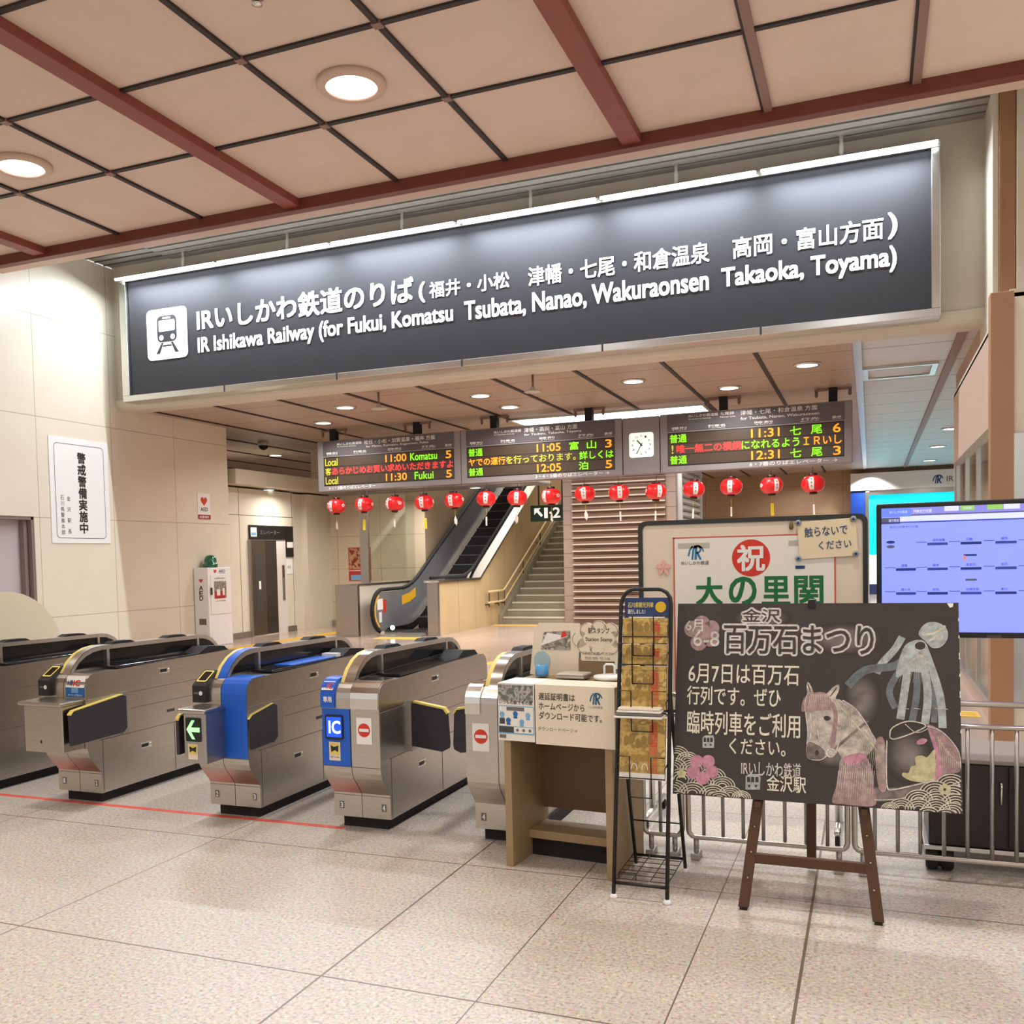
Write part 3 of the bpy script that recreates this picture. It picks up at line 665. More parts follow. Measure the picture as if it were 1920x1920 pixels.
for x in (-10.45, -8.43, -6.42, -4.40, -2.36, -.31):
    m = MB(); m.lathe([(.03, 6.43), (.03, 6.62), (.022, 6.64), (.022, 6.80)], (x, 12.98, 0), M_slatw, 12); m.lathe([(.06, 6.745), (.06, 6.785)], (x, 12.98, 0), M_louvre, 12); m.build('hanging_rod', sg)

# ================================================================== DEPARTURE BOARDS, CLOCK, LANTERNS
BY = 17.5
def hanger(x, root):
    m = MB(); m.box(x - .07, x + .07, BY + .06, BY + .20, 4.08, 4.37, M_blackm)
    m.box(x - .30, x + .30, BY + .10, BY + .16, 4.325, 4.36, M_groove2)
    for s_ in (-1, 1): m.lathe([(.012, 4.22), (.03, 4.25), (.02, 4.35)], (x + s_ * .27, BY + .13, 0), M_groove2, 8)
    m.build('hanger', root)
def board(x0, x1, label, led, head, rows, foot, foot_left, hang):
    t = thing('departure_board', label, 'departure board', ((x0 + x1) / 2, BY + .15, 3.07), 'departure boards')
    MB().box(x0, x1, BY, BY + .30, 3.065, 4.12, M_dboard, .012).build('case', t)
    l0, l1 = led
    F = Fm((0, BY, 0))
    MB().rect(F, l0 - .02, 3.80, l1 + .02, 4.10, M_dhead, .001, .006).build('header_panel', t)
    m = MB()
    for u0, v0, u1, v1, s_ in head: m.text(F, s_, u0, v0, u1, v1, M_white, .009, .006)
    W = l1 - l0
    for a, b_, s_, e_ in ((.02, .11, '種別', 'Train'), (.24, .34, '列車名', 'Train Name'), (.51, .61, '時刻', 'Time'), (.77, .87, '行先', 'Bound for'), (.94, .99, '番線', 'Track')):
        m.text(F, s_, l0 + a * W, 3.835, l0 + b_ * W, 3.875, M_white, .009, .01); m.text(F, e_, l0 + a * W, 3.812, l0 + b_ * W, 3.828, M_white, .009)
    fx = l0 + .10 if foot_left else l1 - 1.55
    m.text(F, foot, fx, 3.095, fx + (1.1 if foot_left else 1.45), 3.165, M_white, .004, .012)
    m.build('lettering', t)
    p = MB(); hgt = (3.765 - 3.19) / 3
    for k in range(3): p.rect(F, l0, 3.19 + k * hgt + .006, l1, 3.19 + (k + 1) * hgt - .006, M_led, .001, .004)
    p.rect(F, l0 - .012, 3.178, l1 + .012, 3.777, M_black, .0005, .002)
    p = p.build('led_panel', t)
    g = MB()
    for k, items in enumerate(rows):
        z0 = 3.765 - (k + 1) * hgt + .022; z1 = 3.765 - k * hgt - .022
        for a, b_, s_, mt, bd in items:
            lo = z0 + (.0 if bd else .0); g.text(F, s_, l0 + a * W, lo, l0 + b_ * W, z1, mt, .008, .012)
    g.build('led_text', p)
    for x in hang: hanger(x, t)
    return t
board(-10.79, -7.51, 'leftmost departure board, with Komatsu and Fukui in its rows', (-10.63, -7.66),
      [(-10.30, 4.005, -9.72, 4.06, 'IRいしかわ鉄道線'), (-10.30, 3.965, -9.85, 3.99, 'IR Ishikawa Railway'), (-9.66, 3.985, -8.05, 4.075, '松任・小松・加賀温泉・福井 方面'), (-9.62, 3.91, -8.20, 3.965, 'for Matto, Komatsu, Kagaonsen, Fukui')],
      [[(.01, .11, 'Local', M_ledy, 0), (.49, .65, '11:00', M_ledo, 1), (.68, .88, 'Komatsu', M_ledg, 1), (.945, .985, '5', M_ledo, 1)], [(.01, .055, '客', M_ledy, 1), (.065, .995, 'あらかじめお買い求めいただきますよ', M_ledr, 1)], [(.01, .11, 'Local', M_ledy, 0), (.49, .65, '11:30', M_ledo, 1), (.71, .85, 'Fukui', M_ledg, 1), (.945, .985, '5', M_ledo, 1)]],
      '←1・2番のりばエレベーター', True, (-10.45, -8.50))
board(-7.50, -4.25, 'middle departure board, with Toyama and Tomari in its rows', (-7.36, -4.40),
      [(-6.78, 4.005, -6.22, 4.06, 'IRいしかわ鉄道線'), (-6.78, 3.965, -6.36, 3.99, 'IR Ishikawa Railway'), (-6.16, 3.985, -5.10, 4.075, '津幡・高岡・富山 方面'), (-6.16, 3.91, -5.02, 3.965, 'for Tsubata, Takaoka, Toyama')],
      [[(.01, .11, '普通', M_ledg, 1), (.49, .65, '11:05', M_ledo, 1), (.71, .77, '富', M_ledg, 1), (.825, .885, '山', M_ledg, 1), (.945, .985, '3', M_ledo, 1)], [(.01, .27, 'ヤでの運行', M_ledo, 1), (.275, .75, 'を行っております。', M_ledy, 1), (.775, .995, '詳しくは', M_ledg, 1)], [(.01, .11, '普通', M_ledg, 1), (.49, .65, '12:05', M_ledo, 1), (.77, .83, '泊', M_ledg, 1), (.945, .985, '5', M_ledo, 1)]],
      '3・4・5番のりばエレベーター →', False, (-6.82, -4.90))
board(-3.54, -.27, 'rightmost departure board, with Nanao in both rows', (-3.39, -.415),
      [(-3.02, 4.03, -2.50, 4.085, 'IRいしかわ鉄道線'), (-2.46, 4.03, -2.22, 4.085, '七尾線'), (-3.02, 3.985, -2.62, 4.01, 'IR Ishikawa Railway'), (-2.46, 3.985, -2.20, 4.01, 'Nanao Line'), (-2.11, 4.0, -.83, 4.085, '津幡・七尾・和倉温泉 方面'), (-2.11, 3.91, -.80, 3.97, 'for Tsubata, Nanao, Wakuraonsen')],
      [[(.01, .11, '普通', M_ledg, 1), (.49, .65, '11:31', M_ledo, 1), (.71, .77, '七', M_ledg, 1), (.825, .885, '尾', M_ledg, 1), (.945, .985, '6', M_ledo, 1)], [(.02, .03, '!', M_ledy, 1), (.05, .43, '唯一無二の横綱', M_ledr, 1), (.435, .76, 'になれるよう', M_ledg, 1), (.785, .99, 'ＩＲいし', M_ledo, 1)], [(.01, .11, '普通', M_ledg, 1), (.49, .65, '12:31', M_ledo, 1), (.71, .77, '七', M_ledg, 1), (.825, .885, '尾', M_ledg, 1), (.945, .985, '3', M_ledo, 1)]],
      '6・7番のりばエレベーター →', False, (-2.42, -.58))
t = thing('hanging_clock', 'white square clock in the grey panel between the two right boards', 'clock', (-3.89, BY + .15, 3.07))
MB().box(-4.235, -3.555, BY + .01, BY + .28, 3.07, 4.11, M_dboard, .01).build('case', t)
F = Fm((-3.888, BY + .01, 3.60)); m = MB(); m.slab(F, rrect(-.225, -.225, .225, .225, .05), 0, .02, mat('clock_face', (244, 250, 240), .5, emit=.5)); face = m.build('dial', t)
m = MB()
for k in range(12):
    a = R(90 - 30 * k); m.text(F, str(k or 12), .165 * math.cos(a) - .018, .165 * math.sin(a) - .018, .165 * math.cos(a) + .018, .165 * math.sin(a) + .018, M_inkg, .022, .01)
m.build('numerals', face)
m = MB(); m.stroke(F, [(.02, -.02), (-.075, .085)], .022, M_ink, .024); m.stroke(F, [(.02, .04), (-.085, -.16)], .014, M_ink, .025); m.disc(F, 0, 0, .018, M_ink, .026, 14); m.build('hands', face)

def lantern_proto(kind):
    t = thing('paper_lantern', 'x', 'lantern', (0, 0, 0), 'red lanterns on a string')
    prof = []
    for i in range(17):
        a = R(-66 + 132 * i / 16); r = .158 * math.cos(a) ** .75 if i not in (0, 16) else .066
        r *= 1.12; prof.append((max(r, .066) * (1.0 if i % 2 else .993), .128 * math.sin(a) / math.sin(R(66))))
    MB().lathe(prof, (0, 0, 0), M_lantern, 32).build('body', t, local=True)
    MB().lathe([(.068, .122), (.070, .130), (.070, .165), (.05, .168)], (0, 0, 0), M_lancap, 20).build('top_cap', t, local=True)
    MB().lathe([(.05, -.162), (.060, -.158), (.060, -.126), (.055, -.122)], (0, 0, 0), M_lancap, 20).build('bottom_cap', t, local=True)
    def surf(az, el, k=1.012):
        r = .177 * math.cos(el) ** .75 * k; return Vector((r * math.cos(az), r * math.sin(az), .128 * math.sin(el) / math.sin(R(66)) * k))
    m = MB()
    for base in (-90, 90):
        n = 10
        vs = []; fs = []
        for i in range(n + 1):
            el = R(-44 + 88 * i / n)
            for d in (-13, -4, 4, 13): vs.append(surf(R(base + d), el))
        for i in range(n):
            for j in range(3): fs.append((i * 4 + j, i * 4 + j + 1, i * 4 + 5 + j, i * 4 + 4 + j))
        m.add(vs, fs, mat('lantern_white', (246, 226, 224), .5), True)
    for base in (-90, 90):
        for el0 in (26, 4, -18):
            for a_, b_ in ((-6, 0), (6, 0), (0, 7), (0, -7)):
                c0 = surf(R(base + a_ * .9), R(el0 + b_), 1.022); c1 = surf(R(base + a_ * .2), R(el0 - b_ * .4), 1.022)
                m.tube([c0, c1], .003, M_inkg, 5)
    for base in (0, 180):
        for k in range(5):
            c0 = (base + 9 * math.cos(R(90 + 72 * k)), 4 + 9 * math.sin(R(90 + 72 * k)))
            vs = [surf(R(c0[0] + 6 * math.cos(R(60 * i))), R(c0[1] + 6 * math.sin(R(60 * i))), 1.014) for i in range(6)]
            m.add(vs, [(0, 1, 2, 3, 4, 5)], mat('lantern_white', (246, 226, 224), .5))
    m.build('white_print', t, local=True)
    m = MB(); m.tube([(0, 0, .165), (0, 0, .278)], .004, M_string, 6); m.build('hanging_cord', t, local=True)
    m = MB()
    if kind == 'slip':
        m.tube([(0, 0, -.16), (0, 0, -.30)], .003, M_tag_y, 5); m.box(-.014, .014, -.002, .002, -.48, -.32, M_paper)
    elif kind == 'yellow':
        m.tube([(0, 0, -.16), (0, 0, -.26)], .003, M_tag_y, 5); m.box(-.026, .026, -.002, .002, -.48, -.28, M_tag_y)
    else:
        m.tube([(0, 0, -.16), (0, 0, -.27)], .003, M_tag_y, 5)
        m.add([(-.03, 0, -.34), (.0, .002, -.27), (.035, 0, -.36), (.02, .003, -.43), (-.025, -.003, -.42)], [(0, 1, 2, 3, 4)], M_paper); m.add([(-.02, .01, -.40), (.03, .012, -.41), (.0, .01, -.46)], [(0, 1, 2)], M_paper)
    m.build('paper_tag', t, local=True)
    return t
protos = {k: lantern_proto(k) for k in ('fold', 'yellow', 'slip')}
LX = [-10.25, -9.59, -8.89, -8.23, -7.58, -6.90, -6.26, -5.58, -4.92, -4.27, -3.59, -2.91, -2.26, -1.58, -.90]
LK = ['fold', 'yellow', 'fold', 'yellow', 'fold', 'slip', 'fold', 'fold', 'fold', 'slip', 'slip', 'slip', 'slip', 'yellow', 'slip']
LO = [-42, -30, -58, -20, -25, -5, -6, -46, -8, 4, 22, 10, -8, 28, -8]
ORD = ['first', 'second', 'third', 'fourth', 'fifth', 'sixth', 'seventh', 'eighth', 'ninth', 'tenth', 'eleventh', 'twelfth', 'thirteenth', 'fourteenth', 'fifteenth']
KD = {'fold': 'folded white paper tag', 'yellow': 'yellow tag', 'slip': 'long white slip'}
first = {}
for i, (x, k, o_) in enumerate(zip(LX, LK, LO)):
    X = x * 1.0116; view = math.degrees(math.atan2(-17.5, -X))
    lab = 'red paper lantern with %s, %s from the left under the boards' % (KD[k], ORD[i])
    if k not in first: first[k] = t = protos[k]; t.location = (X, 17.5, 2.745 + .01 * math.sin(i * 1.7)); t['label'] = lab
    else: t = copy_tree(protos[k], (X, 17.5, 2.745 + .01 * math.sin(i * 1.7)), lab)
    t.scale = (1.1, 1.1, 1.1); t.rotation_euler = (R(2 * math.sin(i * 2.1)), R(3 * math.sin(i * 1.3)), R(view + o_ + 90))

# ================================================================== LEFT WALL
t = thing('wall_poster', 'white police notice with a vertical black headline on the left wall', 'poster', (-12.19, 12.31, 2.0))
F = Fm((-12.2, 11.675, 1.995), (0, 1, 0))
MB().rect(F, 0, 0, 1.28, 1.73, M_white, .002, .012).build('sheet', t)
m = MB()
o_ = rrect(.10, .08, 1.18, 1.63, .07); i_ = rrect(.108, .088, 1.172, 1.622, .065)
k = len(o_); m.add([F.p(u, v, .016) for u, v in o_ + i_], [(i, (i + 1) % k, k + (i + 1) % k, k + i) for i in range(k)], M_navy)
m.column(F, '警戒警備実施中', .68, 1.50, .172, .194, M_ink, .016, 0, .006)
m.column(F, '金 沢 駅 長', .37, .77, .075, .09, M_inkg, .016, .006); m.column(F, '石川県警察本部', .235, .78, .075, .094, M_inkg, .016, .006)
m.build('lettering', t)

t = thing('defibrillator_sign', 'small white sign with a red heart on the left wall above the cabinet', 'sign', (-12.19, 15.5, 2.49))
F = Fm((-12.2, 15.31, 2.485), (0, 1, 0)); MB().rect(F, 0, 0, .38, .51, M_white, .002, .01).build('plate', t)
def heart(m, F, cx, cy, s, n):
    pts = []
    for i in range(28):
        a = 2 * math.pi * i / 28; pts.append((cx + s * .0625 * 16 * math.sin(a) ** 3 / 1.0, cy + s * .0625 * (13 * math.cos(a) - 5 * math.cos(2 * a) - 2 * math.cos(3 * a) - math.cos(4 * a))))
    m.poly(F, pts, M_heart, n)
m = MB(); heart(m, F, .19, .36, .10, .014); m.text(F, 'AED', .08, .16, .30, .23, M_ink, .014, .02); m.rect(F, .0, .0, .38, .09, mat('sign_maroon', (150, 40, 50), .5), .013); m.text(F, '設置場所', .05, .02, .33, .07, M_white, .014, .01); m.build('print', t)

t = thing('defibrillator_cabinet', 'white AED cabinet with green beacon standing against the left wall', 'cabinet', (-12.0, 15.45, 0))
MB().box(-12.19, -11.85, 15.11, 15.82, 0, 1.53, mat('cabinet_white', (240, 241, 244), .35), .012).build('body', t)
F = Fm((-11.85, 15.11, 0), (0, 1, 0)); m = MB(); m.rect(F, .06, .62, .65, 1.38, M_white, .001, .012); dr = m.build('door', t)
m = MB(); m.rect(F, .16, .92, .54, 1.26, M_photo, .014); m.rect(F, .17, .92, .50, 1.06, mat('bag_red', (176, 44, 50), .5), .015); m.rect(F, .24, .98, .34, 1.10, M_white, .016); m.rect(F, .42, .98, .48, 1.12, M_white, .016); m.build('display_window', dr)
MB().box(-11.84, -11.81, 15.16, 15.19, 1.0, 1.14, M_dark, .004).build('handle', dr)
m = MB(); heart(m, F, .22, 1.455, .045, .002); m.text(F, 'AED', .33, 1.43, .53, 1.48, M_navy, .002, .02); m.text(F, '自動体外式除細動器', .33, 1.405, .53, 1.42, M_ink, .002); m.text(F, '心肺停止時に', .18, 1.30, .52, 1.33, M_inkg, .015, .01); m.text(F, 'AEDを使用', .20, .86, .50, .885, M_inkg, .015, .01)
S = Fm((-12.19, 15.11, 0)); heart(m, S, .17, 1.28, .045, .002)
m.column(S, 'AED', .17, 1.18, .085, .10, M_ink, .002, .02); m.rect(S, .10, .42, .27, .54, M_inkg, .002)
m.build('lettering', t)
MB().lathe([(.14, 1.53), (.14, 1.60), (.125, 1.605), (.12, 1.68), (.095, 1.75), (.04, 1.775), (.01, 1.778)], (-12.02, 15.42, 0), M_beacon, 24).build('beacon', t)

# partition screen with a rounded end beside the outermost gate
m = MB(); m.prism([(4.2, 0), (6.74, 0), (6.74, .80)] + arc(6.12, .80, .62, .60, 0, 90, 14) + [(4.2, 1.40)], -7.04, -6.96, mat('partition_cream', (218, 208, 182), .5), 'x')
tag(m.build('partition_screen'), 'cream partition screen with a rounded end behind the leftmost gate', 'partition')

# ================================================================== ELEVATOR
t = thing('elevator_entrance', 'elevator with grey steel doors in the cream wall at far left', 'elevator', (-12.38, 18.0, 0))
F = Fm((-12.40, 0, 0), (0, 1, 0))
m = MB(); m.rect(F, 17.22, 2.11, 18.90, 2.42, M_black, .001, .03); m.rect(F, 18.60, 1.72, 18.90, 2.11, M_black, .001, .03); hd = m.build('header', t)
m = MB(); m.rect(F, 17.26, 2.17, 17.48, 2.37, M_white, .032); m.rect(F, 17.28, 2.20, 17.46, 2.26, M_skyblue, .033); m.rect(F, 18.63, 1.93, 18.88, 2.06, M_white, .032); m.text(F, 'エレベーター', 17.60, 2.22, 18.35, 2.32, M_inkg, .032); m.build('pictograms', hd)
MB().rect(F, 17.24, .02, 17.80, 2.09, M_elev, -.03, .045).build('door_panel', t)
MB().rect(F, 17.81, .02, 18.24, 2.09, M_elevd, -.03, .035).build('door_panel', t)
m = MB(); m.rect(F, 17.40, .52, 17.70, 1.78, M_dark, .017); m.rect(F, 17.52, 1.02, 17.60, 1.2, M_white, .019); m.build('window', t)
m = MB(); m.rect(F, 17.18, 0, 17.24, 2.11, M_steeld, 0, .05); m.rect(F, 18.24, 0, 18.62, 2.11, mat('jamb_white', (222, 216, 212), .4), 0, .012); m.build('jamb', t)
m = MB(); m.rect(F, 18.43, .74, 18.52, 1.54, M_steeld, .012, .012); m.rect(F, 18.44, 1.25, 18.51, 1.52, M_brown, .025); m.build('call_panel', t)
m = MB(); m.rect(F, 18.60, 1.33, 18.88, 1.70, M_white, .001, .006); m.text(F, '優先', 18.66, 1.45, 18.80, 1.52, M_inkg, .008); m.build('notice', t)

# ================================================================== LOW WALL, GLASS SCREEN, ESCALATOR, STAIRS
t = thing('low_wall', 'low cream wall with steel cap left of the escalator', 'wall', (-10.1, 19, 0))
MB().box(-10.14, -9.98, 17.62, 20.55, 0, 1.08, M_plain).build('body', t)
MB().box(-10.5, -9.96, 17.56, 17.66, 0, 1.10, M_steeld, .006).build('end_panel', t)
MB().box(-10.18, -9.94, 17.56, 20.58, 1.08, 1.11, M_steel, .006).build('cap', t)
t = thing('glass_screen', 'clear glass screen with a steel post on the low wall by the escalator', 'screen', (-10.06, 19.3, 1.11))
MB().box(-10.27, -10.07, 18.28, 18.36, 1.11, 3.22, M_steeld, .006).build('post', t)
MB().box(-10.07, -10.05, 18.36, 20.55, 1.13, 3.10, M_glass).build('pane', t)
t = thing('wall_poster', 'red festival poster on the cream wall behind the steel post', 'poster', (-11.6, 20.58, 1.1))
F = Fm((-11.90, 20.6, 1.10)); MB().rect(F, 0, 0, .62, .82, mat('poster_red', (190, 48, 46), .5), .002, .006).build('sheet', t)
m = MB(); m.rect(F, .02, .28, .60, .80, M_redphoto, .010); m.rect(F, .06, .02, .60, .15, M_skyblue, .010); m.disc(F, .47, .55, .13, M_ink, .011); m.disc(F, .47, .55, .08, M_white, .012); m.rect(F, .0, .245, .62, .26, M_white, .011); m.build('print', t)

SL = math.tan(R(30))
def slope_z(y, y0, z0, y1): return z0 + (max(0, min(y, y1) - y0)) * SL
es = thing('escalator', 'escalator rising to the platforms between glass screen and stairs', 'escalator', (-9.05, 18, 0))
YT = 30.0
def band(y_pts, lo, hi): return [(y, lo(y)) for y in y_pts] + [(y, hi(y)) for y in reversed(y_pts)]
ys = [17.95, 18.3, 18.8, 19.2, 19.4, 19.7, 20.2, YT]
def zt(y, z0, k=19.35):
    d = y - k
    if d < -.5: return z0
    if d < .5: return z0 + SL * (d + .5) ** 2 / 2
    return z0 + SL * d
nose = arc(18.0, .52, .40, .40, 90, 270, 12)
for nm, x in (('left', -9.62),):
    yy = [18.0 + .25 * i for i in range(8)] + [20.2, YT]
    top = [(y, zt(y, .92)) for y in yy]; bot = [(y, max(.12, zt(y, .12))) for y in yy]
    m = MB(); m.prism(nose + bot + top[::-1], x - .02, x + .02, M_escgls, 'x'); m.build('balustrade', es)
    hr = [(x, p[0], p[1]) for p in reversed(arc(18.0, .52, .45, .45, 90, 265, 14))] + [(x, y, zt(y, .97)) for y in yy]
    m = MB(); m.tube(hr, .042, M_blackm, 10); m.build('handrail', es)
    m = MB(); s0 = .03
    m.prism([(17.85, .0)] + [(y, zt(y, .02) - .02) for y in yy] + [(y, zt(y, .16)) for y in reversed(yy)] + [(17.85, .10)], x + (.02 if nm == 'left' else -.12), x + (.12 if nm == 'left' else -.02), M_chrome, 'x'); m.build('skirt', es)
m = MB(); m.tube([(-8.56, y, zt(y, .0, 20.25) + 1.20) for y in (18.2, 18.8, 19.4, 19.8, 20.0, 20.25, 20.5, 20.8, 21.2, YT)], .035, M_blackm, 10); m.build('handrail', es)
m = MB(); m.prism([(18.0, .0)] + [(y, zt(y, .02) - .02) for y in (18.2, 18.8, 19.2, 19.6, 20.2, YT)] + [(y, zt(y, .16)) for y in (YT, 20.2, 19.6, 19.2, 18.8, 18.2)], -8.64, -8.54, M_chrome, 'x'); m.build('skirt', es)
m = MB(); m.prism([(y, zt(y, .60)) for y in (18.9, 19.3, 19.6)] + [(y, zt(y, .80)) for y in (19.6, 19.3, 18.9)], -9.60, -9.598, mat('caution_yellow', (236, 180, 40), .5), 'x'); m.box(-9.60, -9.598, 17.75, 18.0, .55, .78, M_white); m.box(-9.60, -9.598, 18.02, 18.14, .48, .76, M_red); m.box(-9.60, -9.598, 17.82, 17.94, .28, .50, M_white)
m.build('stickers', es)
m = MB(); m.prism(arc(18.0, .52, .402, .402, 120, 240, 10) + list(reversed(arc(18.0, .52, .36, .36, 120, 240, 10))), -9.66, -9.58, M_tactile, 'x'); m.build('nose_band', es)
for k in range(22):
    y = 19.10 + k * .40; z = .06 + k * .40 * SL
    if k < 1: z = .02
    m = MB(); m.box(-9.50, -8.64, y, y + .42, z - .25, z, M_escstep); m.box(-9.50, -8.64, y - .004, y + .02, z - .012, z + .004, M_stepedge); m.build('step', es)
m = MB(); m.box(-9.6, -8.6, 17.75, 19.16, 0, .02, M_steeld); m.box(-9.46, -8.78, 18.5, 19.15, .02, .025, M_escstep); m.build('landing_plate', es)
m = MB(); m.lathe([(.05, 0), (.05, .02)], (-9.40, 18.02, .16), mat('signal_light', (220, 255, 235), .4, emit=4.0), 14, 'y'); m.build('signal_light', es)

t = thing('balustrade_wall', 'cream stone wall between the escalator and the stairs', 'wall', (-8.4, 22, 0))
prof = [(17.98, 0), (YT, 0), (YT, 1.10 + (YT - 20.25) * SL), (20.25, 1.10), (17.98, 1.10)]
MB().prism(prof, -8.50, -8.30, grid_lines('stair_wall_stone', (206, 184, 142), (150, 130, 98), [(1, .95, 18.9, .014)], rough=.4), 'x').build('body', t)
MB().box(-8.52, -8.28, 17.92, 18.02, 0, 1.12, M_steeld, .005).build('end_panel', t)
m = MB(); m.prism([(17.95, 1.10), (20.25, 1.10), (YT, 1.10 + (YT - 20.25) * SL), (YT, 1.16 + (YT - 20.25) * SL), (20.22, 1.15), (17.95, 1.15)], -8.60, -8.26, M_chrome, 'x'); m.build('cap', t)
t = thing('staircase', 'grey stone stairs rising beside the brown louvred pillar', 'stairs', (-7.45, 24, 0))
rise, tread = .163, .315
m = MB(); N_ = 30
pp = [(21.45, 0)]
for k in range(N_): pp += [(21.45 + k * tread, (k + 1) * rise), (21.45 + (k + 1) * tread, (k + 1) * rise)]
pp += [(21.45 + N_ * tread, 0)]
m.prism(pp, -8.295, -6.63, M_stair, 'x'); m.build('flight', t)
m = MB()
for k in range(N_): y = 21.45 + k * tread; m.box(-8.18, -6.64, y - .012, y + .05, (k + 1) * rise - .035, (k + 1) * rise + .004, M_nosing)
m.build('nosings', t)
m = MB(); m.prism([(21.40, 0), (21.40, .22)] + [(21.40 + N_ * tread, .22 + N_ * rise), (21.40 + N_ * tread, 0)], -8.30, -8.19, M_stair, 'x'); m.build('stringer', t)
t = thing('stair_handrail', 'double cream handrail along the stone wall by the stairs', 'handrail', (-8.2, 21, .6))
sl = rise / tread
for zz in (.80, .55):
    m = MB(); m.tube([(-8.20, 20.55, zz), (-8.20, 21.5, zz), (-8.20, 21.62, zz + .03), (-8.20, 29, zz + .03 + (29 - 21.62) * sl)], .026, mat('rail_beige', (222, 196, 152), .4), 8); m.build('rail', t)
for y in (20.6, 21.2, 21.6, 23.0, 24.4, 25.8):
    z = .55 + max(0, y - 21.6) * sl; m = MB(); m.tube([(-8.20, y, z - .1), (-8.20, y, z + .27)], .014, M_dark, 8); m.box(-8.30, -8.20, y - .012, y + .012, z - .06, z - .03, M_dark); m.build('bracket', t)
t = thing('platform_sign', 'dark green platform sign with an arrow and numbers above the stairs', 'sign', (-7.2, 22.2, 2.45))
MB().box(-7.70, -6.65, 22.20, 22.32, 2.45, 2.84, M_greensign, .006).build('case', t)
F = Fm((-7.70, 22.20, 2.45)); m = MB(); WL = mat('sign_white_glow', (245, 248, 245), .5, emit=.4)
m.text(F, '1', .36, .08, .44, .32, WL, .003, .03); m.disc(F, .515, .20, .028, WL, .003); m.text(F, '2', .58, .08, .76, .32, WL, .003, .03)
m.poly(F, [(.10, .32), (.27, .32), (.215, .27), (.32, .15), (.28, .10), (.165, .225), (.10, .16)], WL, .003); m.build('symbols', t)
for x in (-7.5, -6.9): m = MB(); m.tube([(x, 22.26, 2.84), (x, 22.26, 9)], .02, M_dark, 8); m.build('hanging_rod', t)

# ================================================================== SHOP FRONT FAR RIGHT
t = thing('shop_front', 'white shop front with a bright cyan screen at the far right end of the hall', 'shop front', (1.4, 36.1, 0))
MB().box(-.63, 4.2, 35.95, 36.4, 3.62, 4.22, M_white).build('fascia', t)
F = Fm((0, 35.95, 0))
def railmark(m, F, cx, cy, s, mt, n):
    """two curved strokes and an R inside a round outline"""
    m.stroke(F, [(cx - .02 * s, cy + .45 * s), (cx - .14 * s, cy + .2 * s), (cx - .22 * s, cy - .5 * s)], .12 * s, mt, n)
    m.stroke(F, [(cx - .18 * s, cy + .42 * s), (cx - .38 * s, cy + .15 * s), (cx - .48 * s, cy - .25 * s)], .11 * s, mt, n)
    m.stroke(F, [(cx + .05 * s, cy + .45 * s), (cx + .0 * s, cy - .5 * s)], .16 * s, mt, n)
    m.stroke(F, [(cx + .02 * s, cy + .42 * s)] + arc(cx + .12 * s, cy + .2 * s, .22 * s, .22 * s, 80, -80, 8) + [(cx + .05 * s, cy - .02 * s)], .12 * s, mt, n)
    m.stroke(F, [(cx + .12 * s, cy - .02 * s), (cx + .34 * s, cy - .5 * s)], .14 * s, mt, n)
    m.stroke(F, arc(cx + .05 * s, cy + .0 * s, .48 * s, .46 * s, 70, 5, 8), .09 * s, mt, n)
m = MB(); railmark(m, F, 2.12, 3.90, .30, M_navy, .003); m.text(F, 'IRいしかわ鉄道', 2.40, 3.79, 4.10, 4.02, M_inkg, .003, .01); m.build('lettering', t)
MB().box(-.63, -.16, 36.0, 36.4, 0, 3.62, mat('panel_blue', (22, 58, 140), .4)).build('side_panel', t)
MB().box(-.16, -.03, 35.98, 36.4, 0, 3.58, M_alu, .01).build('frame', t)
MB().box(-.03, 4.2, 36.1, 36.4, 1.38, 3.46, M_cyan).build('screen', t)
MB().box(-.03, 4.2, 36.08, 36.4, .36, 1.38, M_whitelit).build('light_panel', t)
MB().box(-.03, 4.2, 36.0, 36.4, 3.46, 3.62, M_alu).build('head_rail', t)
MB().box(-.03, 4.2, 36.0, 36.4, 0, .36, M_navy).build('plinth', t)
lamp('shop_spot_light', (-.0, 35.5, 4.3), .2, 60, (1, 1, .96), 120)

